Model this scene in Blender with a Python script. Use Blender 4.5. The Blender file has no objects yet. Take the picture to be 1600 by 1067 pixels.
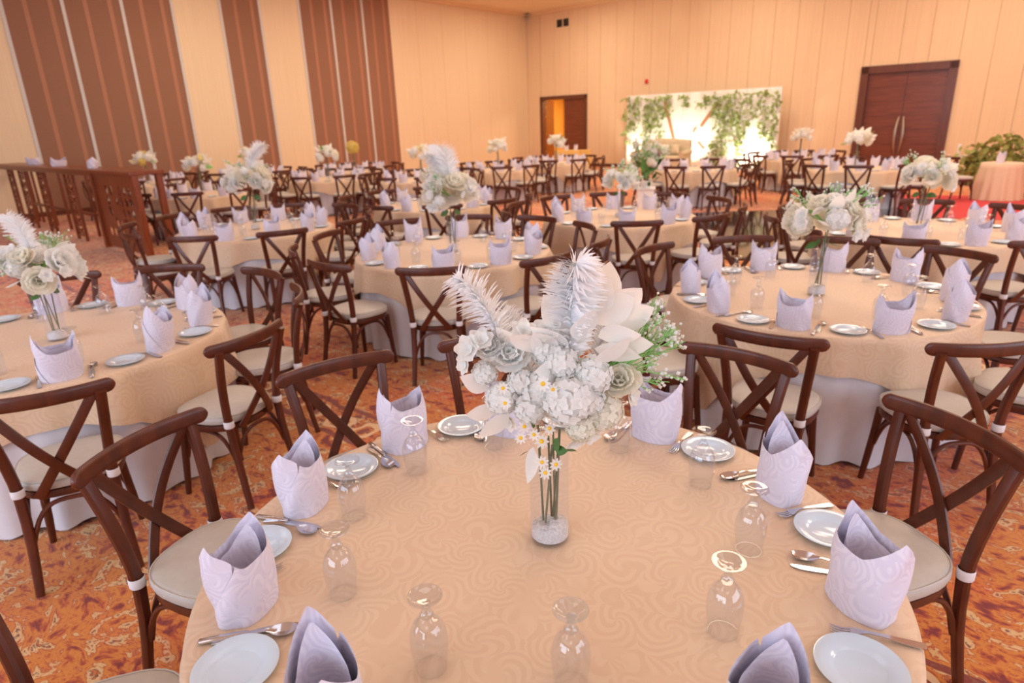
import bpy, math, random
from mathutils import Vector, Matrix, Quaternion
PI = math.pi
R = math.radians
scene = bpy.context.scene
col = scene.collection

# ------------------------------------------------------------------ camera
FPX, PITCH, ROLL, CAMH = 999.7, 0.32796, -0.03459, 1.867
_cp, _sp = math.cos(PITCH), math.sin(PITCH)
_fw = Vector((0, _cp, -_sp)); _up0 = Vector((0, _sp, _cp)); _rt0 = Vector((1, 0, 0))
_rt = _rt0 * math.cos(ROLL) + _up0 * math.sin(ROLL)
_up = _up0 * math.cos(ROLL) - _rt0 * math.sin(ROLL)
cam_d = bpy.data.cameras.new('camera')
cam = bpy.data.objects.new('camera', cam_d); col.objects.link(cam)
cam_d.sensor_width = 36.0
cam_d.lens = FPX / 1600 * 36.0
cam_d.clip_start = 0.05; cam_d.clip_end = 200
M = Matrix((( _rt.x, _up.x, -_fw.x, 0), (_rt.y, _up.y, -_fw.y, 0), (_rt.z, _up.z, -_fw.z, CAMH), (0, 0, 0, 1)))
cam.matrix_world = M
cam_d.dof.use_dof = True
cam_d.dof.focus_distance = 1.62
cam_d.dof.aperture_fstop = 3.4
scene.camera = cam

def proj(p):
    d = Vector(p) - Vector((0, 0, CAMH)); w = d.dot(_fw)
    if w < 0.05: return (-1e5, 1e5, w)
    return (800 + FPX * d.dot(_rt) / w, 533.5 - FPX * d.dot(_up) / w, w)

# ------------------------------------------------------------------ world, exposure
world = bpy.data.worlds.new('world'); scene.world = world; world.use_nodes = True
bg = world.node_tree.nodes['Background']
bg.inputs[0].default_value = (0.9, 0.93, 1.0, 1); bg.inputs[1].default_value = 0.4
scene.view_settings.view_transform = 'Standard'
scene.view_settings.look = 'None'
scene.view_settings.exposure = -0.85
scene.view_settings.gamma = 1.0
scene.view_settings.use_curve_mapping = False
cy = scene.cycles
cy.use_denoising = True
cy.max_bounces = 8; cy.diffuse_bounces = 4; cy.glossy_bounces = 4
cy.transmission_bounces = 8; cy.transparent_max_bounces = 24
cy.sample_clamp_indirect = 6.0
cy.caustics_reflective = False; cy.caustics_refractive = False

# ------------------------------------------------------------------ room frame
YAW = R(42.0)
U2 = Vector((math.cos(YAW), -math.sin(YAW), 0))     # along the back wall, to the right
N2 = Vector((math.sin(YAW), math.cos(YAW), 0))      # towards the back wall
CRN = Vector((1.11, 31.09, 0))                      # far corner of the hall
CEIL = 6.36
ROOM_U, ROOM_N = 28.0, 33.0
ROTW = -YAW
def W(u, n, z=0.0):
    return CRN + U2 * u + N2 * n + Vector((0, 0, z))

def area(name, loc, size, size_y, power, color, direction, spread=None):
    d = bpy.data.lights.new(name, 'AREA'); d.shape = 'RECTANGLE'; d.size = size; d.size_y = size_y
    d.energy = power; d.color = color
    if spread: d.spread = spread
    o = bpy.data.objects.new(name, d); col.objects.link(o)
    o.location = loc
    o.rotation_euler = Vector(direction).to_track_quat('-Z', 'Y').to_euler()
    return o
WARM = (1.0, 0.84, 0.64); NEUT = (0.76, 0.88, 1.0); COOL = (0.60, 0.78, 1.0)
# rows of ceiling lamps over the hall
for iu, uu in enumerate((4.0, 10.5, 17.0, 23.0)):
    for jn, nn in enumerate((-3.5, -9.5, -15.5, -21.5, -27.5)):
        far = nn > -16
        area('ceiling_lamp', W(uu, nn, CEIL - 0.06), 2.4, 2.4, 295 if far else 46, WARM if far else NEUT, (0, 0, -1))
# daylight from the glazed wall behind the camera and the windows on the right
area('window_daylight', W(17.0, -ROOM_N + 0.25, 2.9), 14, 4.2, 1700, COOL, N2)
area('window_daylight', W(ROOM_U - 0.25, -20.0, 2.9), 12, 4.2, 900, COOL, -U2)

# ------------------------------------------------------------------ mesh helpers
class MB:
    def __init__(s): s.v = []; s.f = []; s.m = []
    def add(s, vs, fs, mi=0):
        o = len(s.v); s.v += [tuple(v) for v in vs]
        for f in fs: s.f.append(tuple(i + o for i in f)); s.m.append(mi)
        return s
    def box(s, c, sz, rot=None, mi=0):
        x, y, z = sz[0] / 2, sz[1] / 2, sz[2] / 2
        vs = [Vector(p) for p in ((-x,-y,-z),(x,-y,-z),(x,y,-z),(-x,y,-z),(-x,-y,z),(x,-y,z),(x,y,z),(-x,y,z))]
        if rot is not None: vs = [rot @ v for v in vs]
        c = Vector(c)
        return s.add([v + c for v in vs], [(0,3,2,1),(4,5,6,7),(0,1,5,4),(1,2,6,5),(2,3,7,6),(3,0,4,7)], mi)
    def bbox(s, c, sz, b, mi=0):
        # box with chamfered edges: 3 rings
        x, y, z = sz[0] / 2, sz[1] / 2, sz[2] / 2
        def ring(ax, ay, zz): return [(-ax,-y+0,zz)] 
        rings = []
        for (ix, zz) in ((b, -z), (0, -z + b), (0, z - b), (b, z)):
            X, Y = x - ix, y - ix
            rings.append([(-X+b,-Y,zz),(X-b,-Y,zz),(X,-Y+b,zz),(X,Y-b,zz),(X-b,Y,zz),(-X+b,Y,zz),(-X,Y-b,zz),(-X,-Y+b,zz)])
        vs = [Vector(p) + Vector(c) for r in rings for p in r]; fs = []
        for k in range(3):
            for i in range(8):
                j = (i + 1) % 8; fs.append((k*8+i, k*8+j, k*8+8+j, k*8+8+i))
        fs.append(tuple(range(7, -1, -1))); fs.append(tuple(range(24, 32)))
        return s.add(vs, fs, mi)
    def tube(s, pts, rad, n=8, ref=(0, 1, 0), sq=1.0, cap=True, mi=0):
        """sweep; rad: list of (rx, ry) or floats; sq<1 squares the section; rx lies along ref x tangent"""
        pts = [Vector(p) for p in pts]; k = len(pts); ref = Vector(ref); vs = []; fs = []
        for i, p in enumerate(pts):
            t = (pts[min(i+1, k-1)] - pts[max(i-1, 0)]).normalized()
            a = ref.cross(t)
            if a.length < 1e-5: a = Vector((1, 0, 0)).cross(t)
            a.normalize(); b = t.cross(a)
            r = rad[i] if isinstance(rad, (list, tuple)) and not isinstance(rad, float) else rad
            rx, ry = r if isinstance(r, (tuple, list)) else (r, r)
            for j in range(n):
                an = 2 * PI * (j + 0.5) / n; c_, s_ = math.cos(an), math.sin(an)
                c_ = math.copysign(abs(c_) ** sq, c_); s_ = math.copysign(abs(s_) ** sq, s_)
                vs.append(p + a * (rx * c_) + b * (ry * s_))
        for i in range(k - 1):
            for j in range(n):
                j2 = (j + 1) % n; fs.append((i*n+j, i*n+j2, (i+1)*n+j2, (i+1)*n+j))
        if cap:
            fs.append(tuple(range(n - 1, -1, -1))); fs.append(tuple(range((k-1)*n, k*n)))
        return s.add(vs, fs, mi)
    def lathe(s, prof, n=32, mi=0, closed=False, c=(0, 0, 0)):
        vs = []; fs = []; k = len(prof)
        for (r, z) in prof:
            for j in range(n):
                a = 2 * PI * j / n; vs.append((c[0] + r * math.cos(a), c[1] + r * math.sin(a), c[2] + z))
        for i in range(k - 1 + (1 if closed else 0)):
            i2 = (i + 1) % k
            for j in range(n):
                j2 = (j + 1) % n; fs.append((i*n+j, i*n+j2, i2*n+j2, i2*n+j))
        return s.add(vs, fs, mi)
    def merge(s, other, mat, mi=None):
        return s.add([mat @ Vector(v) for v in other.v], other.f, 0) if mi is None else s.add([mat @ Vector(v) for v in other.v], other.f, mi)
    def mesh(s, name, mats, smooth=True):
        me = bpy.data.meshes.new(name); me.from_pydata(s.v, [], s.f)
        mats = mats if isinstance(mats, (list, tuple)) else [mats]
        for m in mats: me.materials.append(m)
        if len(mats) > 1: me.polygons.foreach_set('material_index', s.m)
        if smooth:
            me.polygons.foreach_set('use_smooth', [True] * len(s.f))
            if smooth != 'all':
                try: me.set_sharp_from_angle(angle=R(38))
                except Exception: pass
        me.update()
        return me
def ob(name, me, parent=None, loc=None, rot=None, scale=None):
    o = bpy.data.objects.new(name, me); col.objects.link(o)
    if parent is not None: o.parent = parent
    if loc is not None: o.location = loc
    if rot is not None: o.rotation_euler = rot if not isinstance(rot, (int, float)) else (0, 0, rot)
    if scale is not None: o.scale = scale if not isinstance(scale, (int, float)) else (scale,) * 3
    return o
def tag(o, label=None, cat=None, group=None, kind=None):
    if label: o['label'] = label
    if cat: o['category'] = cat
    if group: o['group'] = group
    if kind: o['kind'] = kind
    return o
def thing(name, label, cat, loc, rz=0, group=None):
    return tag(ob(name, None, None, loc, rz), label, cat, group)

# ------------------------------------------------------------------ materials
def new_mat(name):
    m = bpy.data.materials.new(name); m.use_nodes = True
    nt = m.node_tree; return m, nt, nt.nodes['Principled BSDF']
def lin(c): return tuple((x / 12.92 if x <= 0.04045 else ((x + 0.055) / 1.055) ** 2.4) for x in [v / 255 for v in c]) + (1,)
def simple(name, rgb, rough=0.5, metal=0.0, coat=0.0, sheen=0.0, noise=0.0, nscale=8.0, stretch=(1, 1, 1), bump=0.0, emit=None, sub=0.0):
    m, nt, p = new_mat(name); L = lin(rgb)
    p.inputs['Base Color'].default_value = L; p.inputs['Roughness'].default_value = rough; p.inputs['Metallic'].default_value = metal
    if coat: p.inputs['Coat Weight'].default_value = coat; p.inputs['Coat Roughness'].default_value = 0.15
    if sheen: p.inputs['Sheen Weight'].default_value = sheen
    if noise or bump:
        tc = nt.nodes.new('ShaderNodeTexCoord'); mp = nt.nodes.new('ShaderNodeMapping'); mp.inputs['Scale'].default_value = stretch
        nz = nt.nodes.new('ShaderNodeTexNoise'); nz.inputs['Scale'].default_value = nscale; nz.inputs['Detail'].default_value = 5
        nt.links.new(tc.outputs['Object'], mp.inputs['Vector']); nt.links.new(mp.outputs['Vector'], nz.inputs['Vector'])
        if noise:
            rp = nt.nodes.new('ShaderNodeValToRGB')
            rp.color_ramp.elements[0].position = 0.3; rp.color_ramp.elements[1].position = 0.7
            rp.color_ramp.elements[0].color = tuple(c * (1 - noise) for c in L[:3]) + (1,)
            rp.color_ramp.elements[1].color = tuple(min(1, c * (1 + noise)) for c in L[:3]) + (1,)
            nt.links.new(nz.outputs['Fac'], rp.inputs['Fac']); nt.links.new(rp.outputs['Color'], p.inputs['Base Color'])
        if bump:
            bp = nt.nodes.new('ShaderNodeBump'); bp.inputs['Strength'].default_value = bump; bp.inputs['Distance'].default_value = 0.01
            nt.links.new(nz.outputs['Fac'], bp.inputs['Height']); nt.links.new(bp.outputs['Normal'], p.inputs['Normal'])
    if emit:
        p.inputs['Emission Color'].default_value = L; p.inputs['Emission Strength'].default_value = emit
    return m
def mathn(nt, op, a, b=None, c=None):
    n = nt.nodes.new('ShaderNodeMath'); n.operation = op
    for i, x in enumerate((a, b, c)):
        if x is None: continue
        if isinstance(x, (int, float)): n.inputs[i].default_value = x
        else: nt.links.new(x, n.inputs[i])
    return n.outputs[0]
def jacquard(name, rgb_a, rgb_b, cell=9.0, freq=55.0, bump=0.12, rough=0.6, crease=False, sheen=0.2, trans=0.0):
    m, nt, p = new_mat(name); L = nt.links
    tc = nt.nodes.new('ShaderNodeTexCoord')
    wn = nt.nodes.new('ShaderNodeTexNoise'); wn.inputs['Scale'].default_value = cell * 0.7; wn.inputs['Detail'].default_value = 1
    L.new(tc.outputs['Object'], wn.inputs['Vector'])
    mx = nt.nodes.new('ShaderNodeVectorMath'); mx.operation = 'MULTIPLY_ADD'
    mx.inputs[1].default_value = (0.07,) * 3
    L.new(wn.outputs['Color'], mx.inputs[0]); L.new(tc.outputs['Object'], mx.inputs[2])
    vo = nt.nodes.new('ShaderNodeTexVoronoi'); vo.inputs['Scale'].default_value = cell
    L.new(mx.outputs[0], vo.inputs['Vector'])
    lv = nt.nodes.new('ShaderNodeVectorMath'); lv.operation = 'SUBTRACT'; L.new(mx.outputs[0], lv.inputs[0]); L.new(vo.outputs['Position'], lv.inputs[1])
    ls = nt.nodes.new('ShaderNodeSeparateXYZ'); L.new(lv.outputs[0], ls.inputs[0])
    la = mathn(nt, 'ARCTAN2', mathn(nt, 'MULTIPLY_ADD', ls.outputs[2], 0.85, ls.outputs[1]), mathn(nt, 'MULTIPLY_ADD', ls.outputs[2], 0.5, ls.outputs[0]))
    sn = mathn(nt, 'SINE', mathn(nt, 'MULTIPLY_ADD', la, 5.0, mathn(nt, 'MULTIPLY', vo.outputs['Distance'], freq)))
    mk = nt.nodes.new('ShaderNodeTexNoise'); mk.inputs['Scale'].default_value = cell * 1.1; L.new(tc.outputs['Object'], mk.inputs['Vector'])
    mkf = mathn(nt, 'MINIMUM', mathn(nt, 'MAXIMUM', mathn(nt, 'MULTIPLY', mathn(nt, 'SUBTRACT', mk.outputs['Fac'], 0.38), 6.0), 0.0), 1.0)
    fac = mathn(nt, 'MULTIPLY_ADD', mathn(nt, 'MULTIPLY', sn, mkf), 0.5, 0.5)
    rp = nt.nodes.new('ShaderNodeValToRGB')
    rp.color_ramp.elements[0].position = 0.35; rp.color_ramp.elements[1].position = 0.65
    rp.color_ramp.elements[0].color = lin(rgb_a); rp.color_ramp.elements[1].color = lin(rgb_b)
    L.new(fac, rp.inputs['Fac']); L.new(rp.outputs['Color'], p.inputs['Base Color'])
    h = fac
    if crease:
        sp = nt.nodes.new('ShaderNodeSeparateXYZ'); L.new(tc.outputs['Object'], sp.inputs[0])
        ca, sa = math.cos(R(52)), math.sin(R(52))
        d = mathn(nt, 'ADD', mathn(nt, 'MULTIPLY', sp.outputs[0], -sa), mathn(nt, 'MULTIPLY', sp.outputs[1], ca))
        d2 = mathn(nt, 'ADD', mathn(nt, 'MULTIPLY', sp.outputs[0], ca), mathn(nt, 'MULTIPLY', sp.outputs[1], sa))
        for dd in (mathn(nt, 'ABSOLUTE', mathn(nt, 'ADD', d, 0.02)), mathn(nt, 'ABSOLUTE', mathn(nt, 'ADD', d2, 0.35))):
            g = mathn(nt, 'MULTIPLY', mathn(nt, 'MAXIMUM', mathn(nt, 'SUBTRACT', 1.0, mathn(nt, 'DIVIDE', dd, 0.004)), 0.0), 5.0)
            h = mathn(nt, 'ADD', h, g)
            break
    bp = nt.nodes.new('ShaderNodeBump'); bp.inputs['Strength'].default_value = bump; bp.inputs['Distance'].default_value = 0.002
    L.new(h, bp.inputs['Height']); L.new(bp.outputs['Normal'], p.inputs['Normal'])
    p.inputs['Roughness'].default_value = rough; p.inputs['Sheen Weight'].default_value = sheen
    return m
def wood(name, dark, light, scale=6.0, rough=0.35, stretch=(6, 6, 0.6), coat=0.3):
    m, nt, p = new_mat(name); L = nt.links
    tc = nt.nodes.new('ShaderNodeTexCoord'); mp = nt.nodes.new('ShaderNodeMapping'); mp.inputs['Scale'].default_value = stretch
    L.new(tc.outputs['Object'], mp.inputs['Vector'])
    nz = nt.nodes.new('ShaderNodeTexNoise'); nz.inputs['Scale'].default_value = scale; nz.inputs['Detail'].default_value = 6; nz.inputs['Distortion'].default_value = 0.6
    L.new(mp.outputs['Vector'], nz.inputs['Vector'])
    oi = nt.nodes.new('ShaderNodeObjectInfo')
    rp = nt.nodes.new('ShaderNodeValToRGB'); rp.color_ramp.elements[0].position = 0.25; rp.color_ramp.elements[1].position = 0.8
    rp.color_ramp.elements[0].color = lin(dark); rp.color_ramp.elements[1].color = lin(light)
    L.new(nz.outputs['Fac'], rp.inputs['Fac']); L.new(rp.outputs['Color'], p.inputs['Base Color'])
    p.inputs['Roughness'].default_value = rough; p.inputs['Coat Weight'].default_value = coat; p.inputs['Coat Roughness'].default_value = 0.2
    return m
def thin_glass(name, tint=(0.97, 0.98, 1.0), base=0.05, gain=1.0):
    m = bpy.data.materials.new(name); m.use_nodes = True; nt = m.node_tree; nt.nodes.clear()
    out = nt.nodes.new('ShaderNodeOutputMaterial'); mix = nt.nodes.new('ShaderNodeMixShader')
    tr = nt.nodes.new('ShaderNodeBsdfTransparent'); tr.inputs[0].default_value = tint + (1,)
    gl = nt.nodes.new('ShaderNodeBsdfGlossy'); gl.inputs['Roughness'].default_value = 0.02; gl.inputs['Color'].default_value = (1, 1, 1, 1)
    lw = nt.nodes.new('ShaderNodeLayerWeight'); lw.inputs['Blend'].default_value = 0.35
    f = mathn(nt, 'MULTIPLY_ADD', mathn(nt, 'POWER', lw.outputs['Facing'], 2.5), 0.55 * gain, base)
    nt.links.new(f, mix.inputs[0]); nt.links.new(tr.outputs[0], mix.inputs[1]); nt.links.new(gl.outputs[0], mix.inputs[2])
    nt.links.new(mix.outputs[0], out.inputs[0])
    return m

m_wood = wood('dark_stained_wood', (68, 27, 13), (102, 45, 23), scale=5.0, stretch=(3, 3, 1.5), coat=0.12, rough=0.38)
m_cush = simple('grey_vinyl', (196, 190, 182), 0.45, noise=0.03, nscale=30, bump=0.05)
m_strap = simple('white_elastic', (232, 230, 234), 0.7)
m_peach = jacquard('peach_jacquard', (226, 198, 168), (221, 190, 159), cell=9.0, freq=30.0, bump=0.10, rough=0.5, crease=True)
m_skirt = simple('white_polyester', (226, 226, 234), 0.7, sheen=0.2, noise=0.02, nscale=20)
m_nap = jacquard('white_jacquard', (230, 224, 238), (220, 213, 231), cell=13.0, freq=26.0, bump=0.10, rough=0.6)
m_plate = simple('white_porcelain', (206, 224, 238), 0.12, coat=0.5)
m_steel = simple('polished_steel', (205, 205, 210), 0.18, metal=1.0)
m_glass = thin_glass('clear_glass', tint=(0.965, 0.975, 0.99), base=0.05, gain=1.2)
m_vase = thin_glass('vase_glass', base=0.04, gain=0.9)
m_foot = thin_glass('pressed_glass', tint=(0.91, 0.93, 0.95), base=0.07, gain=0.9)
m_sand = simple('white_gravel', (236, 230, 226), 0.8, noise=0.18, nscale=160, bump=0.6)
def petal_mat(name, rgb, noise=0.02):
    m = simple(name, rgb, 0.55, noise=noise, nscale=40); nt = m.node_tree; p = nt.nodes['Principled BSDF']; out = nt.nodes['Material Output']
    tr = nt.nodes.new('ShaderNodeBsdfTranslucent'); tr.inputs[0].default_value = lin(rgb); mx = nt.nodes.new('ShaderNodeMixShader'); mx.inputs[0].default_value = 0.5
    nt.links.new(p.outputs[0], mx.inputs[1]); nt.links.new(tr.outputs[0], mx.inputs[2]); nt.links.new(mx.outputs[0], out.inputs[0])
    return m
m_petal = petal_mat('white_petal', (252, 251, 248), 0.01)
m_petalc = petal_mat('cream_petal', (252, 248, 236))
m_petaly = petal_mat('yellow_and_warmlit_petal', (240, 222, 140))  # yellow of the ball bouquet; also warm lamplight painted onto far white bouquets
m_feather = petal_mat('white_feather', (253, 253, 254), 0.005)
m_yolk = simple('yellow_flower_centre', (240, 190, 40), 0.6)
m_stem = simple('flower_stem', (110, 112, 84), 0.6, noise=0.2, nscale=30)
m_green = simple('fresh_green', (140, 196, 110), 0.55, noise=0.15, nscale=20)
m_leafg = simple('dark_green_leaf', (70, 110, 50), 0.5, noise=0.2, nscale=20)
m_ivy = simple('ivy_leaf', (150, 168, 100), 0.55, noise=0.3, nscale=3)
m_hedge = simple('hedge_leaf', (150, 155, 80), 0.55, noise=0.3, nscale=3)
m_pink = petal_mat('pink_petal', (226, 150, 170)); m_orange = petal_mat('orange_petal', (235, 180, 80))
m_cream = simple('cream_wallpaper', (236, 212, 178), 0.75, noise=0.04, nscale=3, stretch=(8, 8, 0.15))
m_peachw = simple('peach_wall_panel', (233, 204, 168), 0.7, noise=0.05, nscale=3, stretch=(7, 7, 0.12))
m_brown = simple('brown_fabric_panel', (150, 108, 86), 0.85, noise=0.05, nscale=60)
m_stripe = simple('copper_stripe', (176, 122, 94), 0.6)
m_strip = simple('aluminium_strip', (210, 205, 202), 0.4)
m_ceil = simple('cream_plaster', (242, 226, 202), 0.85)
m_trimw = simple('cream_moulding', (238, 212, 176), 0.7)
m_gap = simple('dark_joint', (190, 155, 120), 0.9)
m_door = wood('door_veneer', (92, 40, 20), (134, 66, 36), scale=3.0, stretch=(0.5, 0.5, 7), rough=0.4)
m_doorf = wood('door_frame_wood', (84, 40, 24), (112, 58, 36), scale=4.0, rough=0.45)
m_bronze = simple('brushed_bronze', (170, 150, 130), 0.3, metal=0.8)
m_black = simple('black_gloss', (14, 14, 14), 0.25)
m_grille = simple('dark_grille', (44, 40, 36), 0.6)
m_red = simple('red_signal', (220, 40, 40), 0.4)
m_yellowroom = simple('ochre_paint', (230, 180, 90), 0.8)
m_runner = simple('red_carpet_pile', (200, 62, 68), 0.95, noise=0.06, nscale=40)
m_console = wood('reddish_console_wood', (104, 44, 16), (150, 72, 30), scale=5.0, rough=0.4)
m_gold = simple('pale_gold_cloth', (214, 200, 170), 0.5, noise=0.08, nscale=12)
m_yellowcloth = simple('yellow_cloth', (232, 190, 110), 0.7)
m_white = simple('white_board', (246, 244, 238), 0.7)

def carpet():
    m, nt, p = new_mat('patterned_carpet'); L = nt.links
    tc = nt.nodes.new('ShaderNodeTexCoord')
    def noise(scale, detail, dist, src, rough=0.55):
        n = nt.nodes.new('ShaderNodeTexNoise'); n.inputs['Scale'].default_value = scale; n.inputs['Detail'].default_value = detail
        n.inputs['Distortion'].default_value = dist; n.inputs['Roughness'].default_value = rough
        L.new(src, n.inputs['Vector']); return n
    o = tc.outputs['Object']
    w1 = noise(3.2, 2, 0.0, o)
    wv = nt.nodes.new('ShaderNodeVectorMath'); wv.operation = 'MULTIPLY_ADD'; wv.inputs[1].default_value = (0.20,) * 3
    L.new(w1.outputs['Color'], wv.inputs[0]); L.new(o, wv.inputs[2])
    st = nt.nodes.new('ShaderNodeMapping'); st.inputs['Scale'].default_value = (1.0, 1.7, 1.0); st.inputs['Rotation'].default_value = (0, 0, 0.5); L.new(wv.outputs[0], st.inputs['Vector'])
    big = noise(0.9, 3, 0.6, o)
    mid = noise(6.5, 5, 0.7, st.outputs[0], 0.62)
    fine = noise(19.0, 4, 0.5, st.outputs[0], 0.6)
    vor = nt.nodes.new('ShaderNodeTexVoronoi'); vor.inputs['Scale'].default_value = 4.2; L.new(wv.outputs[0], vor.inputs['Vector'])
    sw = mathn(nt, 'MULTIPLY_ADD', mathn(nt, 'SINE', mathn(nt, 'MULTIPLY', vor.outputs['Distance'], 17.0)), 0.055, mid.outputs['Fac'])
    t = mathn(nt, 'ADD', mathn(nt, 'MULTIPLY', sw, 0.72), mathn(nt, 'MULTIPLY', fine.outputs['Fac'], 0.28))
    rp = nt.nodes.new('ShaderNodeValToRGB'); cr = rp.color_ramp
    stops = [(0.0, (104, 20, 24)), (0.375, (134, 32, 26)), (0.425, (190, 84, 28)), (0.45, (212, 116, 34)), (0.49, (226, 146, 48)), (0.525, (216, 122, 40)),
             (0.545, (176, 64, 34)), (0.556, (228, 176, 112)), (0.60, (236, 200, 146)), (0.625, (112, 34, 34)), (0.645, (210, 120, 40)), (0.78, (222, 152, 62))]
    while len(cr.elements) < len(stops): cr.elements.new(0.5)
    for e, (ps, c) in zip(cr.elements, stops): e.position = ps; e.color = lin(c)
    L.new(t, rp.inputs['Fac'])
    # broad red and gold areas
    mixc = nt.nodes.new('ShaderNodeMix'); mixc.data_type = 'RGBA'; mixc.blend_type = 'MULTIPLY'
    r2 = nt.nodes.new('ShaderNodeValToRGB'); r2.color_ramp.elements[0].position = 0.36; r2.color_ramp.elements[1].position = 0.50
    r2.color_ramp.elements[0].color = (0.88, 0.30, 0.34, 1); r2.color_ramp.elements[1].color = (0.84, 0.80, 0.74, 1)
    L.new(big.outputs['Fac'], r2.inputs['Fac'])
    mixc.inputs['Factor'].default_value = 0.6
    L.new(rp.outputs['Color'], mixc.inputs['A']); L.new(r2.outputs['Color'], mixc.inputs['B'])
    # woven border bands along the hall axis: maroon edge lines, cream ground, maroon medallions
    sx = nt.nodes.new('ShaderNodeSeparateXYZ'); L.new(wv.outputs[0], sx.inputs[0])
    yb = mathn(nt, 'ABSOLUTE', mathn(nt, 'SUBTRACT', mathn(nt, 'MODULO', mathn(nt, 'ADD', sx.outputs[1], 62.9 + 0.1), 3.6), 1.8))
    xb = mathn(nt, 'ABSOLUTE', mathn(nt, 'SUBTRACT', mathn(nt, 'MODULO', mathn(nt, 'ADD', sx.outputs[0], 40.0), 0.26), 0.13))
    rd = mathn(nt, 'SQRT', mathn(nt, 'ADD', mathn(nt, 'MULTIPLY', yb, yb), mathn(nt, 'MULTIPLY', xb, xb)))
    band = mathn(nt, 'LESS_THAN', yb, 0.15); edge = mathn(nt, 'COMPARE', yb, 0.15, 0.022)
    ring = mathn(nt, 'COMPARE', rd, 0.085, 0.016); dot = mathn(nt, 'LESS_THAN', rd, 0.042)
    dark = mathn(nt, 'MAXIMUM', edge, mathn(nt, 'MULTIPLY', band, mathn(nt, 'MAXIMUM', dot, mathn(nt, 'SUBTRACT', 1.0, mathn(nt, 'MAXIMUM', ring, mathn(nt, 'GREATER_THAN', fine.outputs['Fac'], 0.45))))))
    lightm = mathn(nt, 'MULTIPLY', band, ring)
    m1 = nt.nodes.new('ShaderNodeMix'); m1.data_type = 'RGBA'; L.new(mathn(nt, 'MULTIPLY', dark, 0.85), m1.inputs['Factor']); L.new(mixc.outputs['Result'], m1.inputs['A']); m1.inputs['B'].default_value = lin((122, 26, 30))
    m2 = nt.nodes.new('ShaderNodeMix'); m2.data_type = 'RGBA'; L.new(mathn(nt, 'MULTIPLY', lightm, 0.9), m2.inputs['Factor']); L.new(m1.outputs['Result'], m2.inputs['A']); m2.inputs['B'].default_value = lin((234, 196, 150))
    L.new(m2.outputs['Result'], p.inputs['Base Color'])
    p.inputs['Roughness'].default_value = 0.95; p.inputs['Sheen Weight'].default_value = 0.3
    bp = nt.nodes.new('ShaderNodeBump'); bp.inputs['Strength'].default_value = 0.25; bp.inputs['Distance'].default_value = 0.005
    pile = noise(380, 2, 0, o); L.new(pile.outputs['Fac'], bp.inputs['Height']); L.new(bp.outputs['Normal'], p.inputs['Normal'])
    return m
m_carpet = carpet()

# ------------------------------------------------------------------ room shell
def wbox(mb, u0, u1, n0, n1, z0, z1):
    """box in room axes, in coordinates local to the corner object (rotated by ROTW)"""
    mb.box(((u0 + u1) / 2, (n0 + n1) / 2, (z0 + z1) / 2), (u1 - u0, n1 - n0, z1 - z0)); return mb
def robj(name, mb, mats, parent=None, smooth=False):
    o = ob(name, mb.mesh(name, mats, smooth), parent)
    if parent is None: o.location = CRN; o.rotation_euler = (0, 0, ROTW)
    return o
fl = robj('floor', wbox(MB(), 0, ROOM_U, -ROOM_N, 0, -0.1, 0), m_carpet); fl['kind'] = 'structure'
ce = robj('ceiling', wbox(MB(), 0, ROOM_U, -ROOM_N, 0, CEIL, CEIL + 0.1), m_ceil); ce['kind'] = 'structure'

# left wall: folding partition of fabric and wallpaper panels
wl = robj('wall_left', wbox(MB(), -0.2, -0.06, -ROOM_N, 0.2, 0, CEIL), m_gap); wl['kind'] = 'structure'
edges = [-19.15, -17.87, -16.50, -15.21, -13.84, -12.60, -11.25, -10.05, -8.79, -7.62]
kinds = ['b', 'b', 'b', 'c', 'b', 'c', 'b', 'b', 'b']
segs = list(zip(edges[:-1], edges[1:], kinds))
n = -7.62
for i in range(6): segs.append((n, n + 7.62 / 6, 'c')); n += 7.62 / 6
n = -19.15; i = 0
pat = 'ccbbbcbcbbbcc'
while n > -ROOM_N + 0.2: segs.append((max(n - 1.16, -ROOM_N), n, pat[i % 13])); n -= 1.16; i += 1
for (a, b, k) in segs:
    po = robj('wall_panel', wbox(MB(), -0.06, 0.0, a + 0.004, b - 0.004, 0.12, CEIL - 0.02), m_brown if k == 'b' else m_cream, wl)
    if k == 'b':
        w_ = b - a
        for q in (0.34, 0.76):
            robj('stripe', wbox(MB(), 0.0, 0.004, a + w_ * q, a + w_ * q + 0.10, 0.12, CEIL - 0.02), m_stripe, po)
for e in edges[:-1]:
    robj('joint_strip', wbox(MB(), -0.002, 0.018, e - 0.04, e + 0.04, 0.12, CEIL - 0.02), m_strip, wl)
bb = robj('baseboard_left', wbox(MB(), -0.06, 0.02, -ROOM_N, 0, 0, 0.12), m_doorf); bb['kind'] = 'structure'

# back wall with two door openings
D1 = (0.75, 3.25, 2.93)      # half-open double door: u0, u1, height
D2 = (13.84, 16.40, 3.18)    # closed double door
def wall_with_holes(mb, n0, n1, pads=0.0):
    us = [0 - 0.2, D1[0], D1[1], D2[0], D2[1], ROOM_U + 0.2]
    wbox(mb, us[0], us[1], n0, n1, 0, CEIL); wbox(mb, us[2], us[3], n0, n1, 0, CEIL); wbox(mb, us[4], us[5], n0, n1, 0, CEIL)
    wbox(mb, us[1], us[2], n0, n1, D1[2], CEIL); wbox(mb, us[3], us[4], n0, n1, D2[2], CEIL)
    return mb
wb = robj('wall_back', wall_with_holes(MB(), 0.03, 0.2), m_gap); wb['kind'] = 'structure'
pw = 0.78; u = 0.0
cuts = sorted(set([round(i * pw, 3) for i in range(int(ROOM_U / pw) + 1)] + [D1[0], D1[1], D2[0], D2[1], ROOM_U]))
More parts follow.
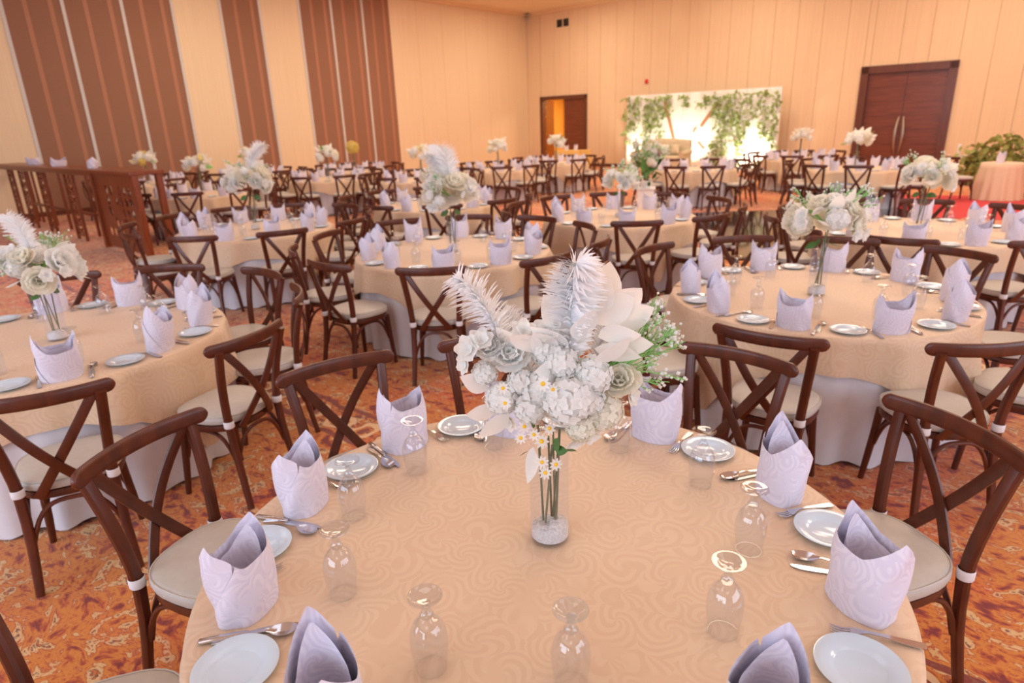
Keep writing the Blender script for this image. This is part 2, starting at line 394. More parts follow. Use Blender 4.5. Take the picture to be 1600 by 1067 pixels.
cuts = [c for i, c in enumerate(cuts) if i == 0 or c - cuts[i-1] > 0.02]
for a, b in zip(cuts[:-1], cuts[1:]):
    mid = (a + b) / 2; z0 = 0.12
    if D1[0] < mid < D1[1]: z0 = D1[2]
    if D2[0] < mid < D2[1]: z0 = D2[2]
    robj('wall_panel', wbox(MB(), a + 0.005, b - 0.005, 0.0, 0.03, z0 + 0.002, CEIL - 0.02), m_peachw, wb)
mbb = MB()
for a, b in ((0, D1[0] - 0.12), (D1[1] + 0.12, D2[0] - 0.2), (D2[1] + 0.2, ROOM_U)): wbox(mbb, a, b, -0.02, 0.03, 0, 0.12)
bb = robj('baseboard_back', mbb, m_doorf); bb['kind'] = 'structure'
# crown moulding steps along both walls
mt = MB(); wbox(mt, 0, 0.22, -ROOM_N, 0, CEIL - 0.10, CEIL); wbox(mt, 0, 0.5, -ROOM_N, 0, CEIL - 0.045, CEIL)
t1 = robj('trim_1', mt, m_trimw); t1['kind'] = 'structure'
mt = MB(); wbox(mt, 0.0, ROOM_U, -0.22, 0, CEIL - 0.10, CEIL); wbox(mt, 0.0, ROOM_U, -0.5, 0, CEIL - 0.045, CEIL)
t2 = robj('trim_2', mt, m_trimw); t2['kind'] = 'structure'
# walls outside the frame
wr = robj('wall_right', wbox(MB(), ROOM_U, ROOM_U + 0.2, -ROOM_N, 0.2, 0, CEIL), m_peachw); wr['kind'] = 'structure'
wf = robj('wall_front', wbox(MB(), -0.2, ROOM_U + 0.2, -ROOM_N - 0.2, -ROOM_N, 0, CEIL), m_peachw); wf['kind'] = 'structure'

# door 1: half open, a lit lobby behind
d1 = ob('door_1', None, None, CRN, (0, 0, ROTW)); d1['kind'] = 'structure'; d1['label'] = 'half-open brown double door in the far back wall'
mf = MB(); fwid = 0.13
wbox(mf, D1[0] - 0.02, D1[0] + fwid, -0.05, 0.2, 0, D1[2]); wbox(mf, D1[1] - fwid, D1[1] + 0.02, -0.05, 0.2, 0, D1[2]); wbox(mf, D1[0] - 0.02, D1[1] + 0.02, -0.05, 0.2, D1[2] - fwid, D1[2] + 0.02)
ob('door_frame', mf.mesh('door_frame', m_doorf, False), d1)
mid1 = (D1[0] + D1[1]) / 2
ml = MB(); wbox(ml, mid1, D1[1] - fwid, 0.06, 0.12, 0.01, D1[2] - fwid)
lf = ob('door_leaf', ml.mesh('door_leaf', m_door, False), d1)
hw = mid1 - D1[0] - fwid
ml = MB(); wbox(ml, 0, hw, 0, 0.06, 0.01, D1[2] - fwid)
lf2 = ob('door_leaf', ml.mesh('door_leaf', m_door, False), d1, (D1[0] + fwid + 0.01, 0.12, 0), R(107))
for zz in (0.6, 1.35, 2.1, 2.5):
    mb = MB(); mb.box((0.05, -0.005, zz), (0.06, 0.012, 0.1)); ob('hinge', mb.mesh('hinge', m_bronze, False), lf2)
lob = robj('wall_lobby', wbox(wbox(wbox(MB(), D1[0] - 1.2, D1[1] + 3.2, 3.2, 3.3, 0, 3.4), D1[0] - 1.3, D1[0] - 1.2, 0.2, 3.3, 0, 3.4), D1[0] - 1.2, D1[1] + 3.2, 0.2, 3.3, 3.4, 3.5), m_yellowroom); lob['kind'] = 'structure'
lfl = robj('floor_lobby', wbox(MB(), D1[0] - 1.2, D1[1] + 3.2, 0.2, 3.3, -0.1, 0), m_yellowroom); lfl['kind'] = 'structure'
area('lobby_lamp', W(2.2, 1.8, 3.3), 1.2, 1.2, 300, (1, 0.76, 0.40), (0, 0, -1))

# door 2: closed
d2 = ob('door_2', None, None, CRN, (0, 0, ROTW)); d2['kind'] = 'structure'; d2['label'] = 'closed brown double door with two long curved handles on the right'
mf = MB(); fwid = 0.2
wbox(mf, D2[0] - 0.02, D2[0] + fwid, -0.06, 0.2, 0, D2[2]); wbox(mf, D2[1] - fwid, D2[1] + 0.02, -0.06, 0.2, 0, D2[2]); wbox(mf, D2[0] - 0.02, D2[1] + 0.02, -0.06, 0.2, D2[2] - fwid, D2[2] + 0.02)
ob('door_frame', mf.mesh('door_frame', m_doorf, False), d2)
mid2 = (D2[0] + D2[1]) / 2
for sgn in (-1, 1):
    a, b = (D2[0] + fwid, mid2 - 0.005) if sgn < 0 else (mid2 + 0.005, D2[1] - fwid)
    ml = MB(); nz = 7; hh = (D2[2] - fwid) / nz
    wbox(ml, a, b, 0.07, 0.12, 0.01, D2[2] - fwid)
    leaf = ob('door_leaf', ml.mesh('door_leaf', m_door, False), d2)
    for q in range(nz):
        mb = wbox(MB(), a + 0.004, b - 0.004, 0.058, 0.07, q * hh + 0.016, (q + 1) * hh - 0.002)
        ob('veneer_panel', mb.mesh('veneer_panel', m_door, False), leaf)
    hx = mid2 + sgn * 0.06
    pts = [(hx + sgn * 0.05 * math.sin(PI * t), 0.055 - 0.085 * math.sin(PI * t) ** 0.6, 0.55 + 1.15 * t) for t in [i / 14 for i in range(15)]]
    mb = MB().tube(pts, [(0.012 + 0.028 * math.sin(PI * i / 14), 0.012) for i in range(15)], 8, ref=(0, 1, 0))
    ob('handle', mb.mesh('handle', m_bronze), leaf)

# small wall fittings
v = thing('air_vent', 'small white wall vent with two dark grilles near the far ceiling', 'vent', W(2.02, -0.03, 5.80), ROTW)
mb = MB(); mb.box((0, 0.012, 0), (0.78, 0.02, 0.42)); ob('frame', mb.mesh('frame', m_trimw, False), v)
for sx in (-0.17, 0.17):
    mb = MB(); mb.box((sx, -0.002, 0), (0.28, 0.012, 0.30)); g = ob('grille', mb.mesh('grille', m_grille, False), v)
    mb = MB()
    for k in range(6): mb.box((sx, -0.012, -0.12 + k * 0.048), (0.27, 0.012, 0.01))
    ob('slats', mb.mesh('slats', m_grille, False), g)
a = thing('fire_alarm', 'tiny red alarm light on the back wall above the flower backdrop', 'alarm', W(6.1, -0.03, 3.26), ROTW)
mb = MB(); mb.bbox((0, 0, 0), (0.13, 0.05, 0.16), 0.012); ob('housing', mb.mesh('housing', m_red), a)
mb = MB(); mb.lathe([(0.001, 0.03), (0.02, 0.026), (0.034, 0.012), (0.038, 0)], 12); ob('lens', mb.mesh('lens', m_red), a, (0, -0.026, 0), (R(90), 0, 0))

# runner and dance floor lie on the carpet
def ground_quad(name, pts, z, t, m):
    mb = MB(); vs = [(p[0], p[1], z) for p in pts] + [(p[0], p[1], z + t) for p in pts]; k = len(pts)
    mb.add(vs, [tuple(range(k - 1, -1, -1)), tuple(range(k, 2 * k))] + [(i, (i + 1) % k, k + (i + 1) % k, k + i) for i in range(k)])
    return ob(name, mb.mesh(name, m, False))
run = ground_quad('carpet_runner', [(7.75, 11.6), (8.0, 15.4), (13.6, 13.2), (12.6, 8.8)], 0.0, 0.012, m_runner)
tag(run, 'plain red carpet runner crossing the floor on the right', 'runner')
dfl = thing('dance_floor', 'glossy black dance floor laid in square panels, reflecting the backdrop', 'dance floor', (3.05, 8.65, 0), R(-2))
m_dance = simple('black_mirror_panel', (18, 18, 16), 0.06, coat=0.5)
mb = MB(); mb.box((0, 0, 0.014), (0.89, 0.89, 0.028)); dme = mb.mesh('dance_panel', m_dance, False)
for i in range(5):
    for j in range(5): ob('dance_panel', dme, dfl, (0.45 + 0.9 * i, 0.45 + 0.9 * j, 0))
mb = MB(); mb.box((2.25, -0.04, 0.012), (4.64, 0.07, 0.024)); mb.box((2.25, 4.54, 0.012), (4.64, 0.07, 0.024)); mb.box((-0.04, 2.25, 0.012), (0.07, 4.5, 0.024)); mb.box((4.54, 2.25, 0.012), (0.07, 4.5, 0.024))
ob('edge_trim', mb.mesh('edge_trim', m_black, False), dfl)

# ------------------------------------------------------------------ chair
def chair_meshes():
    out = []
    def P(name, mb, m, smooth=True): out.append((name, mb.mesh(name, m, smooth)))
    def post_pts(s):
        keys = [(0.190, -0.265, 0.0), (0.176, -0.225, 0.22), (0.172, -0.200, 0.44), (0.182, -0.208, 0.60), (0.198, -0.235, 0.75), (0.212, -0.268, 0.875)]
        pts = []
        for i in range(len(keys) - 1):
            for t in (0, 0.5):
                a = Vector(keys[max(i-1, 0)]); b = Vector(keys[i]); c = Vector(keys[i+1]); d = Vector(keys[min(i+2, 5)])
                p = 0.5 * ((2*b) + (c - a) * t + (2*a - 5*b + 4*c - d) * t*t + (3*b - a - 3*c + d) * t**3); pts.append(p)
        pts.append(Vector(keys[-1]))
        return [Vector((p.x * s, p.y, p.z)) for p in pts]
    for s in (-1, 1):
        pp = post_pts(s); k = len(pp)
        P('back_post', MB().tube(pp, [(0.017 + 0.005 * min(1, i / 4), 0.016 + 0.003 * min(1, i / 4)) for i in range(k)], 10, ref=(0, 1, 0), sq=0.85), m_wood)
    # top rail, bowed back, rounded ends
    def rail_y(x): return -0.310 + 0.048 * (x / 0.265) ** 2 * 1.25
    xs = [-0.265, -0.262, -0.256, -0.247, -0.236] + [-0.2 + 0.4 * i / 12 for i in range(13)] + [0.236, 0.247, 0.256, 0.262, 0.265]
    rad = []
    for x in xs:
        e = max(0.0, (abs(x) - 0.236) / 0.0292); h = 0.031 * math.sqrt(max(0.0, 1 - e * e))
        rad.append((0.0115 * (0.5 + 0.5 * math.sqrt(max(0.02, 1 - e * e))), max(h, 0.004)))
    P('top_rail', MB().tube([(x, rail_y(x) + 0.02, 0.885) for x in xs], [(r[1], r[0]) for r in rad], 12, ref=(0, 1, 0), sq=0.6), m_wood)
    for s in (-1, 1):
        pts = []
        for i in range(13):
            t = i / 12; x = s * (0.184 - 0.290 * t); z = 0.87 - 0.44 * t
            y = -0.262 + 0.05 * t - 0.05 * math.sin(PI * t) + (0.012 if s > 0 else 0) * math.sin(PI * t)
            pts.append((x, y, z))
        P('cross_strip', MB().tube(pts, [(0.021, 0.0065)] * 13, 8, ref=(0, 1, 0), sq=0.5), m_wood)
    def outline(n, k=1.0):
        r = []
        for j in range(n):
            a = 2 * PI * j / n; c_, s_ = math.cos(a), math.sin(a)
            x = math.copysign(abs(c_) ** 0.72, c_); y = math.copysign(abs(s_) ** 0.72, s_)
            r.append((x * (0.205 + 0.018 * y) * k, y * 0.200 * k - 0.008))
        return r
    def slab(rings, n=36):
        mb = MB(); vs = []; fs = []
        for (k, z) in rings: vs += [(x, y, z) for (x, y) in outline(n, k)]
        for i in range(len(rings) - 1):
            for j in range(n): fs.append((i*n+j, i*n+(j+1) % n, (i+1)*n+(j+1) % n, (i+1)*n+j))
        fs.append(tuple(range(n - 1, -1, -1))); fs.append(tuple(range((len(rings)-1)*n, len(rings)*n)))
        return mb.add(vs, fs)
    P('seat_frame', slab([(0.93, 0.408), (0.985, 0.414), (1.0, 0.428), (0.985, 0.446), (0.9, 0.449)]), m_wood)
    P('seat_cushion', slab([(0.95, 0.4492), (1.01, 0.457), (1.03, 0.472), (1.02, 0.488), (0.985, 0.497), (0.93, 0.502), (0.7, 0.507), (0.35, 0.510), (0.05, 0.511)]), m_cush)
    mb = MB(); ol = outline(36, 1.008); pts = [(x, y, 0.495) for x, y in ol]; pts.append(pts[0]); mb.tube(pts, 0.0035, 5, ref=(0, 0, 1), cap=False)
    out.append(('>piping', mb.mesh('piping', m_cush)))
    for s in (-1, 1):
        P('cushion_strap', MB().lathe([(0.0245, 0.452), (0.0262, 0.456), (0.0262, 0.484), (0.0245, 0.488)], 14, c=(s * 0.1735, -0.2005, 0)), m_strap)
    for s in (-1, 1):
        P('front_leg', MB().tube([(s * 0.162, 0.150, 0.42), (s * 0.170, 0.158, 0.28), (s * 0.182, 0.170, 0.12), (s * 0.192, 0.178, 0.0)], [0.021, 0.020, 0.018, 0.015], 10), m_wood)
    def arch(a, b, sag):
        a = Vector(a); b = Vector(b); pts = []
        for i in range(17):
            t = i / 16; e = 1 - abs(2 * t - 1) ** 3.2
            p = a.lerp(b, t); p.z = a.z + (0.402 - a.z) * e; pts.append(p)
        return pts
    P('brace', MB().tube(arch((-0.168, 0.158, 0.22), (0.168, 0.158, 0.22), 0), 0.0105, 7, ref=(0, 1, 0)), m_wood)
    P('brace', MB().tube(arch((-0.170, -0.21, 0.22), (0.170, -0.21, 0.22), 0), 0.0105, 7, ref=(0, 1, 0)), m_wood)
    for s in (-1, 1):
        P('brace', MB().tube(arch((s * 0.168, 0.150, 0.22), (s * 0.172, -0.215, 0.22), 0), 0.0105, 7, ref=(1, 0, 0)), m_wood)
    return out
CHAIR = chair_meshes()
# a simplified one-mesh chair for the far tables, where the parts blur together
def far_chair_mesh():
    mb = MB()
    for (nm, me) in CHAIR:
        nm = nm.lstrip('>')
        if nm in ('piping', 'cushion_strap'): continue
        mi = 1 if nm == 'seat_cushion' else 0
        mb.add([tuple(v.co) for v in me.vertices], [tuple(p.vertices) for p in me.polygons], mi)
    return mb.mesh('chair_far', [m_wood, m_cush])
FARCHAIR = far_chair_mesh()
items = {}; SEATS = []
def reg(tab, kind, o, z=0.4): items.setdefault((tab, kind), []).append(o)
def inframe(p, mx=30, my=30):
    x, y, w = proj(p); return w > 0 and -mx < x < 1600 + mx and -my < y < 1067 + my
def place_chair(tab, c, ang, r=1.15, jit=0.0, full=True, force=False):
    for da in (0, 6, -6, 11, -11, 15, -15):
        x = c[0] + r * math.cos(ang + R(da)); y = c[1] + r * math.sin(ang + R(da))
        if all((x - q[0]) ** 2 + (y - q[1]) ** 2 > 0.31 for q in SEATS): ang = ang + R(da); break
    else:
        if not force: return None
    if not force and not (inframe((x, y, 0.5), 60, 60) or inframe((x, y, 0.9), 60, 60)): return None
    rz = ang + PI / 2 + jit; SEATS.append((x, y))
    if not full:
        o = ob('dining_chair', FARCHAIR, None, (x, y, 0), rz)
    else:
        o = ob('dining_chair', None, None, (x, y, 0), rz)
        last = None
        for (nm, me) in CHAIR:
            if nm[0] == '>': ob(nm[1:], me, last)
            else: last = ob(nm, me, o)
    reg(tab, 'chair', o); return o

# ------------------------------------------------------------------ table
TZ = 0.76; TR = 0.90
def cloth_mesh(seed, rot, half=1.10):
    rnd = random.Random(seed); mb = MB(); n = 144; vs = []; fs = []
    ph = rnd.random() * 6
    rings_top = [0.05, 0.3, 0.55, 0.75, 0.86, TR - 0.012]
    rows = []
    for r in rings_top: rows.append([(r * math.cos(2*PI*j/n), r * math.sin(2*PI*j/n), 0.0) for j in range(n)])
    rows.append([(TR * math.cos(2*PI*j/n), TR * math.sin(2*PI*j/n), -0.006) for j in range(n)])
    K = 9
    for k in range(1, K + 1):
        row = []
        for j in range(n):
            a = 2 * PI * j / n; q = a - rot
            rho = half / max(abs(math.cos(q)), abs(math.sin(q))); rho = min(rho, half * 1.36)
            drop = rho - TR; d = drop * k / K
            # folds gather under the corners
            fold = math.sin(a * 13 + ph) * 0.5 + math.sin(a * 21 + ph * 2) * 0.35 + math.sin(a * 5 + ph) * 0.3
            amp = 0.12 * (d / 0.6) ** 0.8 + 0.010
            rr = TR + 0.004 + 0.028 * (d / 0.5) + amp * max(-0.25, fold) * 0.9
            row.append((rr * math.cos(a), rr * math.sin(a), -0.008 - d * 0.985))
        rows.append(row)
    for r in rows: vs += r
    for i in range(len(rows) - 1):
        for j in range(n): fs.append((i*n+j, i*n+(j+1) % n, (i+1)*n+(j+1) % n, (i+1)*n+j))
    vs.append((0, 0, 0)); c = len(vs) - 1
    for j in range(n): fs.append((j, (j+1) % n, c)[::-1])
    fs = [f[::-1] for f in fs]
    mb.add(vs, fs); return mb
def skirt_mesh(seed):
    rnd = random.Random(seed); mb = MB(); n = 160; vs = []; fs = []; p1, p2 = rnd.random() * 6, rnd.random() * 6
    zs = [0.0, -0.01, -0.05, -0.2, -0.4, -0.6, -0.70, -0.742]
    for i, z in enumerate(zs):
        t = -z / 0.74
        for j in range(n):
            a = 2 * PI * j / n
            w = 0.020 * t * (math.sin(17 * a + p1) + 0.6 * math.sin(29 * a + p2))
            r = (TR - 0.03 if i == 0 else TR - 0.012) + w - 0.012 * t
            zz = z + (0.012 * math.sin(23 * a + p2) * (1 if i == len(zs) - 1 else 0))
            vs.append((r * math.cos(a), r * math.sin(a), max(zz, -0.752)))
    for i in range(len(zs) - 1):
        for j in range(n): fs.append((i*n+j, i*n+(j+1) % n, (i+1)*n+(j+1) % n, (i+1)*n+j))
    return mb.add(vs, fs)
def tabletop_mesh():
    return MB().lathe([(0.001, -0.03), (TR - 0.03, -0.03), (TR - 0.022, -0.02), (TR - 0.03, -0.006), (0.001, -0.006)], 48)
m_ply = simple('plywood_top', (150, 110, 70), 0.6)
TOPME = tabletop_mesh().mesh('table_top', m_ply)
mbp = MB()
mbp.lathe([(0.04, -0.03), (0.04, -0.66), (0.30, -0.73), (0.30, -0.755), (0.001, -0.755)], 20)
PEDME = mbp.mesh('pedestal_leg', m_black)
SK = [skirt_mesh(s).mesh('table_skirt', m_skirt) for s in (1, 2, 3)]
TAB = {}
def table(key, nick, c, clothrot, seed=0):
    TAB[key] = (nick, Vector((c[0], c[1], 0)))
    t = thing('round_table', 'round banquet table under the cloths, ' + nick, 'table', (c[0], c[1], TZ), 0, 'round banquet tables')
    ob('table_top', TOPME, t); ob('pedestal_leg', PEDME, t)
    s = ob('table_skirt', SK[seed % 3], None, (c[0], c[1], TZ - 0.002), seed * 1.3)
    tag(s, 'white floor-length under-cloth of ' + nick, 'tablecloth', 'white under-cloths')
    o = ob('tablecloth', cloth_mesh(seed, clothrot).mesh('tablecloth', m_peach, 'all'), None, (c[0], c[1], TZ))
    tag(o, 'square peach damask cloth draped over ' + nick, 'tablecloth', 'peach table cloths')

# ------------------------------------------------------------------ tableware prototypes
def napkin_mesh(seed):
    rnd = random.Random(seed); mb = MB(); n = 88; rows = 9
    tot = R(445); phi0 = R(-222)
    h0 = 0.158 + rnd.uniform(-0.006, 0.01); pk = (0.080 + rnd.uniform(-0.015, 0.012), 0.068 + rnd.uniform(-0.02, 0.015))
    skew = rnd.uniform(-8, 8)
    def top(ph):
        d = math.degrees(ph) % 360
        def tri(c, w): 
            e = abs((d - c + 180) % 360 - 180); return max(0, 1 - e / w)
        h = h0 - 0.015 * tri(270, 60) + pk[0] * tri(180 + skew, 66) ** 1.15 + pk[1] * tri(0 - skew, 62) ** 1.15
        return h
    vs = []; fs = []
    for i in range(n + 1):
        t = i / n; ph = phi0 + tot * t
        h = top(ph); e = 0.0
        if t > 0.80: h = min(h, max(0.004, h0 * 1.05 * (1 - (t - 0.80) / 0.20) ** 0.9))
        rad = 0.0 + 0.004 * t
        for k in range(rows):
            z = h * k / (rows - 1); s = z / 0.24
            bul = 1.0 + 0.10 * math.sin(min(1, s) * PI * 0.8) - 0.10 * s * s
            rx = (0.084 + rad) * bul; ry = (0.060 + rad) * bul
            crisp = 0.86
            cx, sy = math.cos(ph), math.sin(ph)
            x = math.copysign(abs(cx) ** crisp, cx) * rx; y = math.copysign(abs(sy) ** 1.0, sy) * ry
            # tips fold slightly inwards
            x += 0.004 * math.sin(ph * 5 + z * 40)
            y += -0.02 * s
            vs.append((x, y, z + 0.0006))
    for i in range(n):
        for k in range(rows - 1): fs.append((i*rows+k, (i+1)*rows+k, (i+1)*rows+k+1, i*rows+k+1))
    mb.add(vs, fs)
    # inner lining standing inside the crown
    vs = []; fs = []; m = 40
    for i in range(m + 1):
        ph = 2 * PI * i / m; h = top(ph) * 0.9
        for k in range(5):
            z = h * k / 4; s = z / 0.24; b = 0.93 * (1 - 0.10 * s)
            vs.append((math.cos(ph) * 0.080 * b, math.sin(ph) * 0.056 * b - 0.02 * s, z + 0.0006))
    for i in range(m):
        for k in range(4): fs.append((i*5+k, (i+1)*5+k, (i+1)*5+k+1, i*5+k+1))
    mb.add(vs, fs)
    return mb
NAP = [napkin_mesh(s).mesh('napkin', m_nap, 'all') for s in range(5)]
PLATE = MB().lathe([(0.001, 0.004), (0.048, 0.004), (0.052, 0.006), (0.060, 0.010), (0.088, 0.0165), (0.0905, 0.0160), (0.0905, 0.0145), (0.060, 0.0065), (0.052, 0.0005), (0.001, 0.0005)], 48).mesh('plate', m_plate)
BOWL = MB().lathe([(0.0335, 0.0), (0.0375, 0.030), (0.0410, 0.060), (0.0415, 0.080), (0.0390, 0.100), (0.0320, 0.118), (0.0220, 0.130), (0.0130, 0.137),
                   (0.0120, 0.1345), (0.0210, 0.1275), (0.0305, 0.116), (0.0372, 0.099), (0.0396, 0.080), (0.0392, 0.060), (0.0358, 0.030), (0.0318, 0.0)], 40, closed=True).mesh('bowl', m_glass)
STEM = MB().lathe([(0.001, 0.1345), (0.0120, 0.1350), (0.0150, 0.1400), (0.0150, 0.1450), (0.0115, 0.1490), (0.0090, 0.1560), (0.0085, 0.1640), (0.0110, 0.1720), (0.001, 0.1725)], 24).mesh('stem', m_foot)
FOOT = MB().lathe([(0.001, 0.1722), (0.0110, 0.1722), (0.0180, 0.1760), (0.0290, 0.1830), (0.0360, 0.1870), (0.0372, 0.1885), (0.0365, 0.1905), (0.0300, 0.1905), (0.0200, 0.1890), (0.0100, 0.1870), (0.001, 0.1865)], 36).mesh('foot', m_foot)
def strip_solid(mb, prof, th=0.0018):
    """prof: list of (y, half width, z, dish)"""
    vs = []; fs = []; k = len(prof)
    for (y, w, z, d) in prof:
        vs += [(-w, y, z + d), (0, y, z), (w, y, z + d), (w, y, z + d + th), (0, y, z + th), (-w, y, z + d + th)]
    for i in range(k - 1):
        a, b = i * 6, i * 6 + 6
        for j in range(6): fs.append((a + j, a + (j+1) % 6, b + (j+1) % 6, b + j))
    fs.append((5, 4, 3, 2, 1, 0)); e = (k-1) * 6; fs.append((e, e+1, e+2, e+3, e+4, e+5)); mb.add(vs, fs); return mb
def fork_mesh():
    mb = MB()
    strip_solid(mb, [(-0.095, 0.006, 0.001, 0), (-0.092, 0.010, 0.0015, 0), (-0.06, 0.009, 0.004, 0), (-0.01, 0.0045, 0.010, 0), (0.02, 0.0040, 0.012, 0), (0.035, 0.0075, 0.009, 0.001), (0.045, 0.0125, 0.006, 0.002), (0.055, 0.0135, 0.004, 0.002)], 0.0025)
    for x in (-0.0108, -0.0036, 0.0036, 0.0108):
        mb.tube([(x, 0.052, 0.006), (x, 0.07, 0.004), (x, 0.085, 0.006), (x * 0.97, 0.097, 0.010)], [(0.0026, 0.0014), (0.0024, 0.0013), (0.0020, 0.0011), (0.0008, 0.0008)], 6, ref=(0, 0, 1))
    return mb
def spoon_mesh():
    mb = MB()
    strip_solid(mb, [(-0.095, 0.006, 0.001, 0), (-0.092, 0.010, 0.0015, 0), (-0.06, 0.009, 0.004, 0), (-0.01, 0.0045, 0.010, 0), (0.025, 0.0040, 0.012, 0.0), (0.035, 0.008, 0.008, 0.003), (0.045, 0.0165, 0.004, 0.006), (0.060, 0.0205, 0.0012, 0.0075), (0.075, 0.0205, 0.001, 0.0075), (0.088, 0.0155, 0.003, 0.006), (0.096, 0.007, 0.008, 0.002), (0.098, 0.002, 0.010, 0)], 0.0016)
    return mb
def knife_mesh():
    mb = MB()
    mb.tube([(0, -0.11, 0.006), (0, -0.106, 0.006), (0, -0.06, 0.006), (0, -0.01, 0.006), (0, 0.0, 0.006)], [(0.003, 0.003), (0.009, 0.005), (0.0085, 0.005), (0.0065, 0.0045), (0.005, 0.003)], 10, ref=(0, 0, 1))
    vs = []; fs = []
    pr = [(0.0, -0.005, 0.005), (0.02, -0.008, 0.008), (0.06, -0.009, 0.009), (0.09, -0.008, 0.009), (0.11, -0.001, 0.008), (0.114, 0.005, 0.007)]
    for (y, a, b) in pr: vs += [(a, y, 0.0025), (b, y, 0.0015), (b, y, 0.0035), (a, y, 0.0032)]
    for i in range(len(pr) - 1):
        for j in range(4): fs.append((i*4+j, i*4+(j+1) % 4, i*4+4+(j+1) % 4, i*4+4+j))
    fs.append((3, 2, 1, 0)); e = (len(pr)-1) * 4; fs.append((e, e+1, e+2, e+3)); mb.add(vs, fs)
    return mb
FORK = fork_mesh().mesh('fork', m_steel); SPOON = spoon_mesh().mesh('spoon', m_steel); KNIFE = knife_mesh().mesh('knife', m_steel)

rs = random.Random(7)
def polar(c, deg, r): return (c[0] + r * math.cos(R(deg)), c[1] + r * math.sin(R(deg)))
def setting(tab, c, deg, detail, small=1.0, over=None):
    """one cover: napkin at the edge, plate and fork on its left, knife, spoon and upturned goblet on its right"""
    over = over or {}
    def ok(x, y): return inframe((x, y, TZ + 0.2), 60, 150)
    x, y = polar(c, deg + 1.2 + rs.uniform(-0.7, 0.7), over.get('nr', 0.775) + rs.uniform(-0.01, 0.01))
    if ok(x, y):
        o = ob('napkin', NAP[rs.randrange(5)], None, (x, y, TZ), R(deg + 90 + over.get('nrot', rs.uniform(-28, 28))), (rs.choice((-1, 1)) * 1.0, 1, over.get('nh', rs.uniform(0.95, 1.06))))
        reg(tab, 'napkin', o)
    x, y = polar(c, deg - (22 if over.get('pd', 0) == 22 else min(15.5, max(14.8, over.get('pd', 15)))) + rs.uniform(-0.4, 0.4), over.get('pr', 0.79) + rs.uniform(-0.015, 0.01))
    if ok(x, y) and detail >= 1: reg(tab, 'plate', ob('plate', PLATE, None, (x, y, TZ + 0.0005), rs.random() * 6))
    gx, gy = polar(c, deg + over.get('gd', 9) + rs.uniform(-1.5, 1.5), over.get('gr', 0.55) + rs.uniform(-0.02, 0.02))
    if ok(gx, gy) and detail >= 2:
        g = ob('water_goblet', None, None, (gx, gy, TZ + 0.0008), rs.random() * 6)
        ob('bowl', BOWL, g); ob('stem', STEM, g); ob('foot', FOOT, g)
        reg(tab, 'goblet', g)
    if detail >= 3:
        for (nm, me, dd, rr, ro) in (('fork', FORK, -6.9, 0.79, 2), ('knife', KNIFE, 8.8, 0.775, 3), ('spoon', SPOON, 10.8, 0.76, -2)):
            rr2 = rr + rs.uniform(-0.02, 0.02); d2 = deg + dd + rs.uniform(-0.6, 0.6)
            x, y = polar(c, d2, rr2)
            if ok(x, y): reg(tab, nm, ob(nm, me, None, (x, y, TZ + 0.0008 + (0.0002 if nm != 'spoon' else 0)), R(deg + 90 + ro + rs.uniform(-4, 4))))

# ------------------------------------------------------------------ flowers
def leaf_mb(L=1.0, wd=0.24, bend=0.25, cup=0.06, n=7):
    mb = MB(); vs = []; fs = []
    for i in range(n + 1):
        t = i / n; w = wd * (math.sin(PI * t ** 0.8) ** 0.9 if 0 < t < 1 else 0.0) + (0.012 if t == 0 else 0.002)
        z = L * t * (1 - 0.12 * bend * t); x = bend * t * t * L * 0.6
        vs += [(x + cup * (w / wd if wd else 0), -w, z), (x, 0, z), (x + cup * (w / wd), w, z)]
    for i in range(n):
        a, b = i * 3, i * 3 + 3; fs += [(a, a+1, b+1, b), (a+1, a+2, b+2, b+1)]
    return mb.add(vs, fs)
def fan_mat(dirv, roll=0.0, loc=(0, 0, 0), s=1.0):
    q = Vector((0, 0, 1)).rotation_difference(Vector(dirv).normalized()) @ Quaternion((0, 0, 1), roll)
    return Matrix.Translation(Vector(loc)) @ q.to_matrix().to_4x4() @ Matrix.Scale(s, 4)
def petal_mb(w=0.5, L=1.0, cup=0.25, ruffle=0.05, seed=0):
    rnd = random.Random(seed); mb = MB(); vs = []; fs = []; n = 4
    for i in range(n + 1):
        t = i / n; ww = w * math.sin(PI * (0.12 + 0.80 * t)) ** 0.8
        for j in (-1, -0.4, 0.4, 1):
            vs.append((L * t * (1 - 0.06 * j * j), ww * j, cup * (t * t * 0.8 + 0.25 * j * j) + rnd.uniform(-1, 1) * ruffle * t))
    for i in range(n):
        for j in range(3): a = i*4+j; fs.append((a, a+1, a+5, a+4))
    return mb.add(vs, fs)
def blossom_mb(np_=6, seed=0, layers=2):
    mb = MB()
    for l in range(layers):
        for i in range(np_):
            a = 2 * PI * (i + 0.5 * l) / np_
            m = Matrix.Rotation(a, 4, 'Z') @ Matrix.Rotation(-0.35 * l - 0.1, 4, 'Y') @ Matrix.Scale(1 - 0.25 * l, 4)
            mb.merge(petal_mb(0.46, 1.0, 0.3, 0.06, seed * 31 + i + l * 9), m)
    return mb
